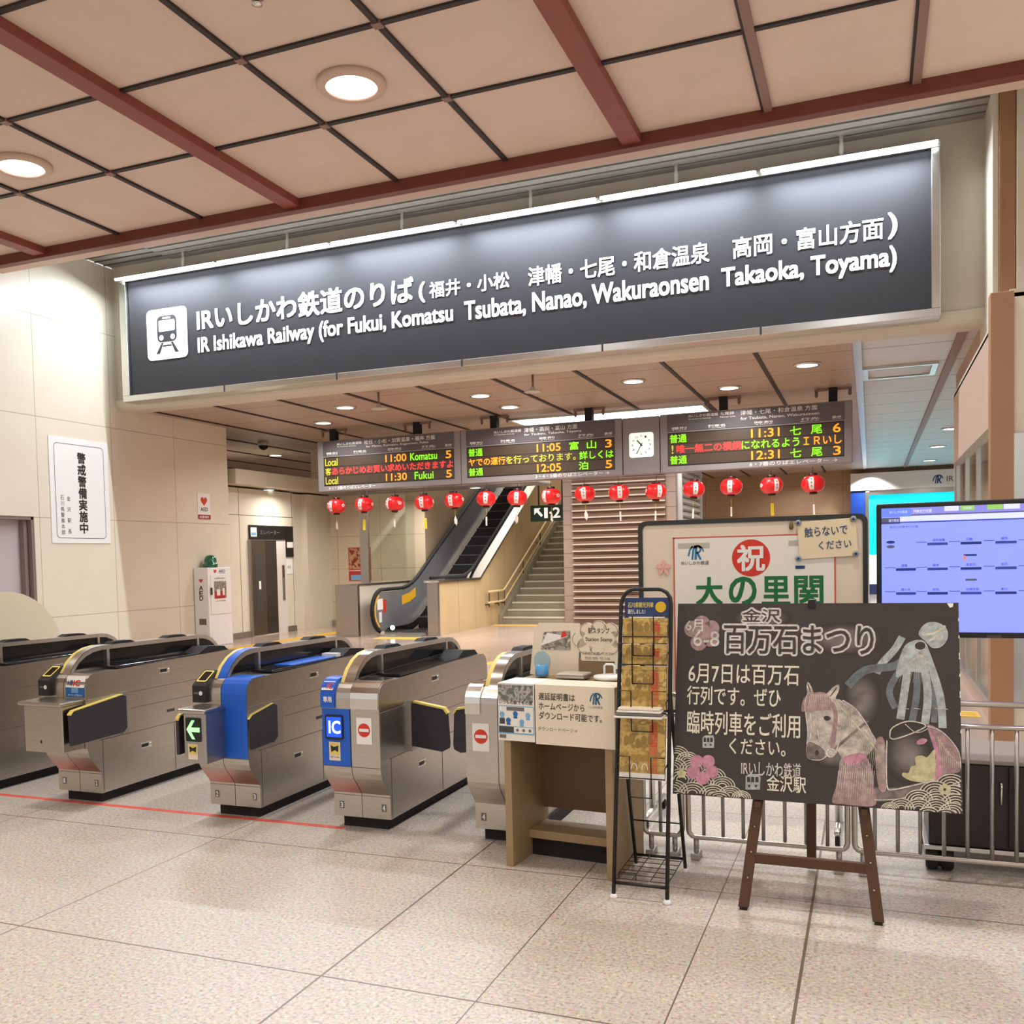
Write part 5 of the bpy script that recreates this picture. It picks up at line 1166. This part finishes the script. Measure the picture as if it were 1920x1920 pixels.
FB = Fm((-.855, 4.395, .485), (1, 0, 0), (0, .2, .875))
m = MB(); m.slab(FB, [(0, 0), (BW, 0), (BW, BH), (0, BH)], -.018, 0, M_board); m.slab(FB, [(BW - .045, BH - .002), (BW - .02, BH - .002), (BW - .022, BH - .018), (BW - .034, BH - .022)], -.001, .001, M_white)
for i in range(9): v = BH - .08 - i * .055 - .02 * (i % 3); m.slab(FB, [(BW - .003, v), (BW + .001, v), (BW + .001, v + .012), (BW - .002, v + .014)], -.019, .001, M_paper)
m.build('panel', cb)
hb = homog([(75, 40), (1825, 35), (1868, 1375), (35, 1252)], [(0, BH), (BW, BH), (BW, 0), (0, 0)])
def Q(pts): return [hb(x, y) for x, y in pts]
def smooth(pts, closed=True, k=4):
    n = len(pts); out = []
    for i in range(n if closed else n - 1):
        p0, p1, p2, p3 = [pts[(i + d) % n] if closed else pts[min(max(i + d, 0), n - 1)] for d in (-1, 0, 1, 2)]
        for j in range(k):
            t = j / k; out.append(tuple(.5 * (2 * b + (c - a) * t + (2 * a - 5 * b + 4 * c - d) * t * t + (3 * b - a - 3 * c + d) * t ** 3) for a, b, c, d in zip(p0, p1, p2, p3)))
    if not closed: out.append(pts[-1])
    return out
def QS(pts): return Q(smooth(pts))
# lettering
m = MB()
def tx(body, x0, y0, x1, y1, mt, n, bold=0.0, dx=0, dy=0):
    a = hb(x0, y1); b_ = hb(x1, y0); m.text(FB, body, a[0] + dx, a[1] + dy, b_[0] + dx, b_[1] + dy, mt, n, bold)
def halo(body, x0, y0, x1, y1, r_):
    for ring in (r_, r_ * .55):
        for q in range(14): tx(body, x0, y0, x1, y1, C_title, .0010 + q * 2e-5, 0, ring * math.cos(2 * math.pi * q / 14), ring * math.sin(2 * math.pi * q / 14))
    tx(body, x0, y0, x1, y1, M_board, .002, .006)
halo('金沢', 480, 75, 715, 155, .010)
halo('百万石まつり', 362, 182, 1296, 352, .011)
for body, x0, y0, x1, y1, mt in (('6月7日は百万石', 138, 432, 835, 540, C_ywhite), ('行列です。ぜひ', 128, 575, 720, 678, C_ywhite), ('臨時列車をご利用', 128, 742, 842, 862, C_ywhite), ('ください。', 395, 908, 750, 992, C_ywhite), ('IRいしかわ鉄道', 470, 1055, 848, 1128, C_white), ('金沢駅', 632, 1142, 880, 1230, C_ywhite)):
    tx(body, x0, y0, x1, y1, mt, .0015, .006)
m.build('chalk_lettering', cb)
# plum blossoms and dates
m = MB()
def cdisc(x, y, rx_, mt, n, ry_=None, k=22): m.poly(FB, Q([(x + rx_ * math.cos(2 * math.pi * i / k), y + (ry_ or rx_) * math.sin(2 * math.pi * i / k)) for i in range(k)]), mt, n)
def cstroke(pts, wd, mt, n, taper=False): m.stroke(FB, Q(smooth(pts, False)), wd * .00069, mt, n, taper)
for x, y, r_ in ((165, 200, 52), (225, 165, 50), (285, 195, 50), (280, 260, 52), (205, 285, 52)): cdisc(x, y, r_, C_pinkd, .0008 + r_ * 1e-6)
cdisc(222, 225, 60, C_pinkd, .0010)
m.text(FB, '6月', *hb(122, 215), *hb(232, 140), C_white, .0022, .008); m.text(FB, '6-8', *hb(170, 308), *hb(335, 215), C_white, .0022, .008)
for k in range(5): a = R(-90 + 72 * k + 36); cdisc(226 + 62 * math.cos(a), 1092 + 60 * math.sin(a), 42, C_pink, .0042 + k * 1e-5)
for k in range(5): a = R(-90 + 72 * k); cstroke([(226, 1092), (226 + 40 * math.cos(a), 1092 + 40 * math.sin(a))], 3, C_pinkd, .0046)
for k in range(5): a = R(-90 + 72 * k); cdisc(92 + 18 * math.cos(a), 1122 + 18 * math.sin(a), 13, C_yellow, .0042)
for k in range(5): a = R(-90 + 72 * k); cdisc(1752 + 24 * math.cos(a), 1216 + 24 * math.sin(a), 16, C_yellow, .0068)
cdisc(1752, 1216, 7, M_board, .007)
m.build('chalk_blossoms', cb)
# wave pattern, back rows first
m = MB()
def wave(x, y, r_, n, rings=4):
    pts = [(x + r_ * math.cos(R(a)), y - r_ * math.sin(R(a)) * .8) for a in range(0, 181, 12)]
    lim = lambda P_: [p for p in P_ if 0.0 <= p[0] <= BW and 0.0 <= p[1] <= BH]
    def clampb(P_): return [(min(max(u, 0), BW), min(max(v, 0), BH)) for u, v in P_]
    body = clampb(Q(pts)); m.poly(FB, body, M_board, n)
    for j in range(rings):
        rr = r_ * (1 - j * .22); L_ = Q([(x + rr * math.cos(R(a)), y - rr * math.sin(R(a)) * .8) for a in range(0, 181, 10)])
        run = []
        for p in L_ + [(-9, -9)]:
            if 0.002 <= p[0] <= BW - .002 and 0.002 <= p[1] <= BH - .002: run.append(p)
            else:
                if len(run) > 1: m.stroke(FB, run, .0045, C_cream, n + .0002)
                run = []
n = .0016
for x, y, r_ in ((60, 1010, 80), (130, 1040, 70), (40, 1090, 85), (160, 1100, 80), (290, 1150, 82), (90, 1160, 85), (215, 1190, 85), (350, 1205, 80), (40, 1235, 90), (160, 1250, 88), (290, 1262, 85), (400, 1262, 75), (470, 1280, 60), (60, 1300, 80), (330, 1300, 80)): wave(x, y, r_, n); n += .00014
m.build('chalk_waves', cb); m = MB(); n = .0042
for x, y, r_ in ((1790, 1195, 95), (1860, 1235, 85), (1690, 1240, 95), (1800, 1265, 95), (1590, 1290, 88), (1700, 1300, 90), (1820, 1320, 95), (1480, 1340, 80), (1590, 1345, 85), (1700, 1350, 88), (1800, 1370, 85), (1410, 1345, 55), (1650, 1400, 85), (1760, 1410, 85)): wave(x, y, r_, n); n += .00014
m.build('chalk_waves', cb)
# little trains
for x, y, s_, mt in ((263, 918, 38, C_blue), (545, 1175, 48, C_blue)):
    m = MB(); m.poly(FB, Q([(x - s_, y + s_), (x - s_ * .95, y - s_ * .8), (x - s_ * .5, y - s_ * 1.1), (x + s_ * .8, y - s_ * 1.1), (x + s_, y - s_ * .6), (x + s_ * .9, y + s_)]), mt, .0012)
    for k in (-.6, -.05, .5): m.poly(FB, Q([(x + s_ * k - s_ * .2, y), (x + s_ * k - s_ * .2, y - s_ * .7), (x + s_ * k + s_ * .22, y - s_ * .7), (x + s_ * k + s_ * .22, y)]), M_board, .0016)
    for k in (-.5, .4): m.disc(FB, *hb(x + s_ * k, y + s_ * .5), s_ * .00012, M_board, .0016, 12)
    m.build('chalk_train', cb)
# horse
m = MB()
m.poly(FB, QS([(1110, 1010), (1240, 990), (1290, 1080), (1310, 1200), (1318, 1318), (1190, 1322), (1110, 1312), (1045, 1300), (1070, 1200), (1085, 1110)]), C_pinkd, .0008)
m.poly(FB, QS([(1300, 1210), (1450, 1205), (1700, 1150), (1790, 1130), (1700, 1200), (1560, 1250), (1450, 1285), (1310, 1290)]), C_horsed, .0007)
m.poly(FB, QS([(1640, 805), (1720, 835), (1790, 900), (1840, 980), (1852, 1090), (1800, 1120), (1700, 1185), (1695, 1010), (1660, 890)]), C_pinkd, .0008)
m.poly(FB, QS([(1050, 660), (1130, 665), (1210, 730), (1290, 850), (1320, 920), (1255, 1010), (1160, 1050), (1100, 1010), (1060, 900)]), C_horse, .0009)
m.poly(FB, QS([(882, 560), (892, 535), (915, 570), (935, 610), (1000, 612), (1050, 565), (1085, 552), (1085, 590), (1065, 650), (1110, 760), (1110, 880), (1070, 990), (1010, 1005), (975, 1028), (915, 1032), (885, 1010), (880, 950), (893, 890), (880, 790), (872, 720), (865, 650), (885, 610)]), C_horse, .0012)
m.poly(FB, QS([(882, 960), (900, 915), (960, 940), (1000, 980), (985, 1022), (915, 1030), (886, 1008)]), C_horsed, .0014)
m.poly(FB, QS([(862, 645), (905, 608), (990, 600), (1032, 640), (1042, 695), (960, 702), (892, 712), (852, 722)]), C_pinkd, .0016)
for i in range(12): cstroke([(905 + i * 11, 612), (900 + i * 11.5, 660), (893 + i * 12, 700)], 4, C_cream, .0019, True)
for i in range(14): x = 1090 + i * 15; cstroke([(x, 650 + i * 17), (x + 30, 690 + i * 18), (x + 28, 760 + i * 15)], 5, C_cream, .0013, True)
for i in range(16): x = 1075 + i * 15; cstroke([(x + 10, 1100), (x, 1200), (x - 6, 1300)], 3, C_cream, .0011, True)
m.poly(FB, QS([(990, 758), (1012, 748), (1034, 762), (1022, 778), (1000, 778)]), M_board, .0017); cdisc(948, 985, 12, M_board, .0017, 18)
cstroke([(888, 545), (900, 575), (905, 600)], 5, M_board, .0018); cstroke([(1072, 568), (1050, 600), (1030, 625)], 6, M_board, .0018)
m.build('chalk_horse', cb)
m = MB()
cstroke([(875, 715), (950, 706), (1030, 700)], 18, C_pinkd, .0022); cstroke([(1038, 665), (1062, 720), (1062, 800), (1045, 960)], 26, C_pinkd, .0021)
cstroke([(1062, 960), (1150, 880), (1270, 780)], 14, C_horsed, .0022)
m.stroke(FB, Q([(1035 + 26 * math.cos(R(a)), 985 + 26 * math.sin(R(a))) for a in range(0, 361, 20)]), .006, C_white, .0024)
m.poly(FB, QS([(1120, 1010), (1220, 985), (1260, 1010), (1180, 1065), (1130, 1050)]), C_pink, .0016); m.poly(FB, QS([(1315, 925), (1372, 905), (1388, 1205), (1335, 1200)]), C_pinkd, .0016)
m.poly(FB, QS([(1645, 830), (1690, 900), (1720, 1010), (1730, 1170), (1690, 1185), (1695, 1010), (1670, 900)]), C_pink, .0016)
cstroke([(1388, 905), (1386, 1040), (1392, 1200), (1430, 1218), (1560, 1190), (1690, 1155)], 7, C_white, .0018)
cstroke([(1405, 880), (1420, 825), (1520, 782), (1630, 808), (1560, 852), (1440, 895), (1405, 885)], 8, C_cream, .0018); cstroke([(1500, 800), (1560, 850), (1600, 850), (1640, 830)], 5, C_cream, .0018)
m.poly(FB, QS([(1490, 1135), (1490, 1110), (1525, 1110), (1540, 1070), (1570, 1060), (1565, 1010), (1610, 1000), (1640, 1010), (1685, 960), (1692, 1010), (1695, 1160), (1560, 1165)]), C_yellow, .0015)
m.poly(FB, QS([(1575, 910), (1610, 890), (1640, 900), (1620, 925), (1580, 930)]), C_pink, .0016)
m.build('chalk_harness', cb)
m = MB()
for pts, wd, mt in (([(1585, 300), (1520, 420), (1500, 560), (1470, 770)], 46, C_blue), ([(1590, 300), (1575, 450), (1570, 620), (1545, 780)], 40, C_blued), ([(1595, 300), (1620, 450), (1640, 620), (1625, 800)], 46, C_blue), ([(1605, 300), (1670, 470), (1720, 640), (1735, 825)], 46, C_blue), ([(1600, 320), (1650, 520), (1680, 660), (1680, 790)], 34, C_blued), ([(1570, 320), (1440, 430), (1250, 460), (1140, 560)], 52, C_blued), ([(1560, 330), (1440, 500), (1400, 600), (1440, 700)], 40, C_blued), ([(1478, 250), (1430, 330), (1350, 420), (1320, 480)], 44, C_blue)): cstroke(pts, wd, mt, .0008 + .00001 * wd)
m.poly(FB, QS([(1480, 330), (1540, 275), (1620, 280), (1660, 400), (1640, 470), (1520, 470), (1440, 500)]), C_blue, .0014)
cdisc(1590, 305, 34, M_board, .0018, 26); m.stroke(FB, Q([(1590 + 36 * math.cos(R(a)), 305 + 28 * math.sin(R(a))) for a in range(0, 361, 20)]), .003, C_white, .002)
m.poly(FB, QS([(1580, 235), (1600, 185), (1640, 158), (1700, 160), (1755, 200), (1758, 265), (1720, 312), (1665, 318), (1625, 280)]), C_blue, .0016)
cstroke([(1600, 235), (1680, 225), (1745, 180)], 14, C_cream, .002); cstroke([(1640, 275), (1700, 250), (1730, 255)], 12, C_cream, .002)
m.build('chalk_streamers', cb)
# finer strokes on the horse
m = MB()
for i in range(22):
    x = 1070 + i * 11; y0 = 655 + i * 13
    cstroke([(x, y0), (x + 26, y0 + 60), (x + 18, y0 + 150 + 6 * (i % 4))], 4, C_cream, .0026 + i * 1e-5, True)
for pts, wd in (([(905, 730), (912, 820), (905, 900)], 9), ([(940, 740), (950, 830), (960, 900)], 5), ([(1000, 800), (1010, 880), (990, 940)], 5), ([(1075, 820), (1090, 900), (1070, 970)], 6), ([(885, 620), (872, 680), (880, 760), (890, 860), (884, 930)], 5), ([(915, 1030), (975, 1030), (1010, 1005)], 5), ([(1110, 650), (1190, 705), (1260, 800), (1310, 900)], 6), ([(1640, 812), (1720, 842), (1790, 905), (1840, 985), (1852, 1085)], 5), ([(1310, 1285), (1450, 1280), (1560, 1245), (1690, 1190)], 5)): cstroke(pts, wd, C_white, .0027)
for i in range(18): a = i * 22; cstroke([(1095 + i * 12, 1040 + (i % 3) * 12), (1085 + i * 12.5, 1150), (1062 + i * 14, 1300)], 3, C_white, .0024 + i * 1e-5, True)
for i in range(10): cstroke([(1705 + i * 13, 880 + i * 18), (1720 + i * 13, 960 + i * 10), (1725 + i * 12, 1080)], 4, C_cream, .0024, True)
for i in range(7): cstroke([(1330 + i * 6, 930), (1336 + i * 6, 1050), (1340 + i * 6, 1190)], 2.5, C_cream, .0024, True)
for x in (1500, 1570, 1635, 1700, 1740): cstroke([(x - 15, 700), (x + 25, 705)], 4, C_cream, .0026)
for i in range(14): x = 1500 + i * 12; cstroke([(1590, 345), (x, 440), (x + (i - 7) * 6, 540)], 3, C_white, .0024, True)
m.build('chalk_fine_strokes', cb)
# soft smudges of chalk dust
sm = bpy.data.materials.new('chalk_smudge'); sm.use_nodes = True; nt = sm.node_tree; N = nt.nodes.new; LK_ = nt.links.new
b_ = nt.nodes['Principled BSDF']; b_.inputs['Roughness'].default_value = .9
tc = N('ShaderNodeTexCoord'); mp = N('ShaderNodeMapping'); mp.inputs['Location'].default_value = (-1, 0, -1); mp.inputs['Scale'].default_value = (2, 0, 2); LK_(tc.outputs['Generated'], mp.inputs[0])
ln = N('ShaderNodeVectorMath'); ln.operation = 'LENGTH'; LK_(mp.outputs[0], ln.inputs[0])
mr = N('ShaderNodeMapRange'); mr.interpolation_type = 'SMOOTHSTEP'; mr.inputs[1].default_value = 1; mr.inputs[2].default_value = .15; mr.inputs[3].default_value = 0; mr.inputs[4].default_value = .42; LK_(ln.outputs['Value'], mr.inputs[0])
nz = N('ShaderNodeTexNoise'); nz.inputs['Scale'].default_value = 16; nz.inputs['Detail'].default_value = 4; LK_(tc.outputs['Object'], nz.inputs['Vector'])
mu = N('ShaderNodeMath'); mu.operation = 'MULTIPLY'; LK_(mr.outputs[0], mu.inputs[0]); LK_(nz.outputs[0], mu.inputs[1])
mx = N('ShaderNodeMix'); mx.data_type = 'RGBA'; LK_(mu.outputs[0], mx.inputs[0]); mx.inputs[6].default_value = rgb(62, 56, 54); mx.inputs[7].default_value = rgb(222, 214, 208); LK_(mx.outputs[2], b_.inputs['Base Color'])
for k, (x, y, rx_, ry_) in enumerate(((1120, 262, 240, 105), (1230, 640, 120, 200), (1520, 1000, 150, 180), (1060, 1010, 170, 70), (600, 130, 190, 70))):
    m = MB(); m.poly(FB, Q([(x + rx_ * math.cos(2 * math.pi * i / 32), y + ry_ * math.sin(2 * math.pi * i / 32)) for i in range(32)]), sm, .00025 + k * 5e-5); m.build('chalk_smudge', cb)

# ================================================================== ROLLING WHITEBOARD
t = thing('rolling_whiteboard', 'cream whiteboard with black rounded frame behind the chalkboard', 'whiteboard', (-.63, 5.57, 0))
WX0, WX1, WZ0, WZ1 = -1.262, -.012, .66, 1.79
F = Fm((WX0, 5.56, WZ0)); W_, H_ = WX1 - WX0, WZ1 - WZ0
m = MB(); m.slab(F, rrect(.02, .02, W_ - .02, H_ - .02, .03), -.02, 0, M_wb); m.build('panel', t)
m = MB(); o_ = rrect(0, 0, W_, H_, .045); i_ = rrect(.026, .026, W_ - .026, H_ - .026, .028); k = len(o_)
vs = [F.p(u, v, q) for q in (-.025, .008) for u, v in o_ + i_]; fs = []
for i in range(k):
    j = (i + 1) % k; fs += [(i, j, k + j, k + i), (2 * k + i, 2 * k + j, 3 * k + j, 3 * k + i), (i, j, 2 * k + j, 2 * k + i), (k + i, k + j, 3 * k + j, 3 * k + i)]
m.add(vs, fs, M_wbframe); m.build('frame', t)
for x in (WX0 + .02, WX1 - .19):
    m = MB(); m.tube([(x + .03, 5.60, .07), (x + .03, 5.60, 1.2)], .018, M_alu, 10); m.build('upright', t)
    m = MB(); m.tube([(x + .03, 5.40, .075), (x + .03, 5.95, .075)], .017, M_alu, 10); m.build('foot', t)
    for y in (5.42, 5.93):
        m = MB(); m.lathe([(.028, -.012), (.03, 0), (.028, .012)], (x + .03, y, .030), M_blackm, 16, 'x'); m.build('caster', t)
FW = Fm((0, 5.558, 0))
t = thing('celebration_poster', 'large white poster with a red disc and green brush lettering on the whiteboard', 'poster', (-.62, 5.555, .85))
MB().rect(FW, -1.058, .80, -.175, 1.690, M_paper, .001, .002).build('sheet', t)
m = MB()
for u0, v0, u1, v1 in ((-1.058, .80, -1.05, 1.69), (-.183, .80, -.175, 1.69), (-1.058, 1.683, -.175, 1.69)): m.rect(FW, u0, v0, u1, v1, mat('border_red', (206, 90, 74), .6), .004)
m.rect(FW, -1.03, 1.625, -.85, 1.655, mat('grey_tape', (186, 184, 172), .4), .004); m.rect(FW, -.42, 1.625, -.36, 1.655, mat('grey_tape', (186, 184, 172), .4), .004); m.build('border', t)
m = MB(); m.disc(FW, -.622, 1.563, .104, M_red, .004, 40); m.text(FW, '祝', -.695, 1.492, -.549, 1.634, M_white, .005, .022)
for ch, u in (('大', -.928), ('の', -.742), ('里', -.562), ('関', -.388)): m.text(FW, ch, u, 1.30, u + .145, 1.455, M_green, .004, .030)
railmark(m, FW, -.93, 1.602, .085, mat('railmark_bright', (40, 120, 170), .6), .004); m.text(FW, 'IRいしかわ鉄道', -1.012, 1.53, -.855, 1.552, M_inkg, .004, .01)
m.rect(FW, -.385, 1.497, -.335, 1.515, M_navy, .004); m.build('print', t)
t = thing('handwritten_notice', 'yellowish handwritten notice pinned to the upper right of the whiteboard', 'notice', (-.2, 5.55, 1.54))
Fn = Fm((-.362, 5.548, 1.55), (1, 0, .05), (-.05, 0, 1)); MB().rect(Fn, 0, 0, .30, .205, mat('notice_cream', (232, 218, 184), .7), 0, .003).build('sheet', t)
m = MB(); m.text(Fn, '触らないで', .035, .118, .255, .172, M_navy, .005, .006); m.text(Fn, 'ください', .105, .045, .27, .09, M_navy, .005, .006); m.build('lettering', t)
for (u, v), w_ in zip(((.005, .20), (.288, .197), (-.005, .005), (.29, .01)), ('upper left', 'upper right', 'lower left', 'lower right')):
    m = MB(); c_ = Fn.p(u, v, .004); m.lathe([(.016, 0), (.018, -.006), (.010, -.010)], c_, M_gblue, 6, 'y'); m.lathe([(.008, -.010), (.006, -.013)], c_, M_navy, 8, 'y'); tag(m.build('magnet'), 'small grey magnet at the %s corner of the handwritten notice' % w_, 'magnet', 'magnets on the notice')
m = MB(); Fd = Fm((-1.115, 5.556, 1.515))
for k in range(5): a = R(90 + 72 * k); m.slab(Fd, [(0, 0), (.026 * math.cos(a - .5), .026 * math.sin(a - .5)), (.046 * math.cos(a - .15), .046 * math.sin(a - .15)), (.046 * math.cos(a + .15), .046 * math.sin(a + .15)), (.026 * math.cos(a + .5), .026 * math.sin(a + .5))], .001 + k * .0004, .003 + k * .0004, mat('sticker_pink', (236, 178, 166), .6))
tag(m.build('flower_decoration'), 'pink paper flower stuck on the left part of the whiteboard', 'decoration')
m = MB(); m.lathe([(.006, 0), (.013, .012), (.010, .028), (.003, .048)], (-.405, 5.552, 1.715), mat('drop_brown', (120, 96, 50), .5), 12); tag(m.build('magnet_clip'), 'tiny brown drop-shaped magnet left of the handwritten notice', 'magnet')

# ================================================================== SCREEN, CABINET, RAILINGS
TY = 5.52
t = thing('television_screen', 'large flat screen with a blue train position map at the right edge', 'screen', (.75, TY + .05, 1.12))
TX0, TX1, TZ0, TZ1 = .03, 1.50, 1.125, 1.835
MB().box(TX0, TX1, TY, TY + .06, TZ0, TZ1, M_black, .008).build('bezel', t)
F = Fm((TX0 + .025, TY, TZ0 + .03)); W_, H_ = TX1 - TX0 - .05, TZ1 - TZ0 - .055
m = MB(); m.rect(F, 0, 0, W_, H_, M_tvblue, .001); m.build('display', t)
m = MB(); px = lambda x: (x - 112) * .000362 * 1.0; py = lambda y: H_ - (y - 235) * .000385
def tr(x0, y0, x1, y1, mt, n): m.rect(F, px(x0), py(y1), px(x1), py(y0), mt, n)
tr(112, 235, 3900, 330, M_tvblue2, .0015); tr(112, 235, 505, 355, M_tvtab, .002); tr(505, 330, 3900, 345, M_tvgrey, .0018); tr(112, 365, 360, 450, M_tvgrey, .002); tr(362, 350, 3900, 420, M_tvwhite, .002); tr(112, 428, 3900, 440, M_tvdark, .0022)
for x0, x1, mt in ((945, 1130, M_tvwhite), (1150, 1330, M_tvgreen), (1490, 1685, M_tvgreen), (1695, 1895, M_tvwhite), (2100, 2300, M_tvwhite), (2320, 2520, M_tvgreen)): tr(x0, 235, x1, 300, mt, .0025)
m.text(F, '列車走行位置', px(540), py(310), px(780), py(265), M_tvwhite, .003, .01); m.text(F, 'IRいしかわ鉄道', px(225), py(310), px(460), py(270), M_tvwhite, .003); m.text(F, '運行情報', px(210), py(425), px(345), py(385), M_tvwhite, .003); m.text(F, '現在の列車走行位置', px(220), py(510), px(600), py(480), M_tvline, .003)
m.text(F, '日本語', px(1190), py(285), px(1290), py(250), M_tvwhite, .003)
names = (('倶利伽羅', '石動', '福岡', '西高岡'), ('津幡', '森本', '東金沢', '金沢', '西金沢'), ('野々市', '松任', '加賀笠間', '美川', '小舞子'))
for r_, (y, xs) in enumerate(((735, (722, 1153, 1592, 2030, 2470)), (1075, (305, 722, 1153, 1592, 2030, 2470)), (1405, (305, 722, 1153, 1592, 2030, 2470)))):
    for k, x in enumerate(xs):
        tr(x, y - 15, x + 265, y + 20, M_tvdark if (k + r_) % 2 else M_tvline, .003); tr(x - 150, y - 28, x - 8, y - 20, M_tvline, .003)
        nm = names[r_][k % len(names[r_])]; m.text(F, nm, px(x + 70), py(y - 32), px(x + 70 + 40 * len(nm)), py(y - 68), M_tvline, .003, .006)
tr(1215, 1215, 1358, 1242, M_tvgrey, .003); tr(1190, 885, 1358, 910, M_tvdark, .003); tr(1190, 900, 1215, 965, mat('screen_orange', (220, 120, 70), .5, emit=.5), .0032)
m.disc(F, px(235), py(700), .021, M_tvdark, .003, 16, .008); m.disc(F, px(235), py(762), .020, M_tvgrey, .003, 16, .008)
m.build('screen_print', t)
m = MB(); m.box(1.22, 1.28, TY + .06, TY + .11, .58, 1.5, M_black); m.build('stand_post', t); m = MB(); m.box(.95, 1.55, TY - .02, TY + .14, .5685, .58, M_black); m.build('stand_base', t)
m = MB(); m.box(.55, .62, TY - .004, TY + .01, 1.127, 1.142, M_dark); m.build('sensor', t)

t = thing('black_cabinet', 'black cabinet on wheels with grey top under the flat screen', 'cabinet', (.9, 5.4, 0))
MB().box(.26, 1.60, 5.16, 5.66, .13, .545, M_cab, .006).build('body', t)
MB().box(.24, 1.62, 5.14, 5.68, .545, .568, M_cabgrey, .005).build('top', t)
MB().box(.24, 1.62, 5.15, 5.68, .105, .13, M_alu, .005).build('base_tray', t)
for x0, x1, hx in ((.27, .60, .575), (.61, .93, .64), (.94, 1.26, 1.24), (1.27, 1.59, 1.30)):
    dr = MB().box(x0, x1, 5.148, 5.16, .14, .54, M_cab, .003).build('door', t)
    m = MB(); m.tube([(hx, 5.148, .36), (hx, 5.125, .36), (hx, 5.125, .46), (hx, 5.148, .46)], .006, M_chrome, 8); m.build('handle', dr)
for x in (.31, 1.54):
    for y in (5.19, 5.60):
        cs = MB().lathe([(.048, -.062), (.056, -.05), (.056, -.012), (.04, -.006), (.04, .006), (.056, .012), (.056, .05), (.048, .062)], (x, y, .0565), M_blackm, 20, 'x').build('caster', t)

def railing(label, x0, x1, bars, y=5.0, round_left=False, z0=.112, low=False):
    t = thing('steel_railing', label, 'railing', ((x0 + x1) / 2, y, 0), 'steel railings in front of the cabinet')
    m = MB(); rr = .035
    P_ = []
    P_ += [(x0 + rr * (1 - math.cos(R(a))), y, .86 - rr * (1 - math.sin(R(a)))) for a in (0, 30, 60, 90)]
    P_ += [(x1 - rr * (1 - math.cos(R(a))), y, .86 - rr * (1 - math.sin(R(a)))) for a in (90, 60, 30, 0)]
    P_ += [(x1 - rr * (1 - math.cos(R(a))), y, z0 + rr * (1 - math.sin(R(a)))) for a in (0, 30, 60, 90)]
    P_ += [(x0 + rr * (1 - math.cos(R(a))), y, z0 + rr * (1 - math.sin(R(a)))) for a in (90, 60, 30, 0)]
    m.tube(P_, .014, M_steel, 10, closed=True); m.build('frame', t)
    m = MB(); m.tube([(x0, y, .752), (x1, y, .752)], .012, M_steel, 8); m.build('mid_rail', t)
    for x in bars: m = MB(); m.tube([(x, y, z0), (x, y, .752)], .0095, M_steeld, 8); m.build('bar', t)
    for x in ((x0 + .04, x1 - .04) if not low else (x0 + .03,)):
        m = MB(); m.tube([(x, y, z0), (x, y, .03)], .014, M_steeld, 8); m.build('leg', t)
        m = MB(); m.box(x - .022, x + .022, y - .05, y + .05, 0, .035, M_steeld, .005); m.build('foot', t)
railing('short steel railing half hidden behind the brochure rack', -1.13, -.925, (-1.04,))
railing('middle steel railing behind the easel legs', -.893, -.112, (-.813, -.715, -.613, -.513, -.408, -.306, -.205))
railing('right steel railing in front of the black cabinet', -.080, 1.05, (.013, .116, .215, .319, .419, .522, .623, .725, .83, .93))
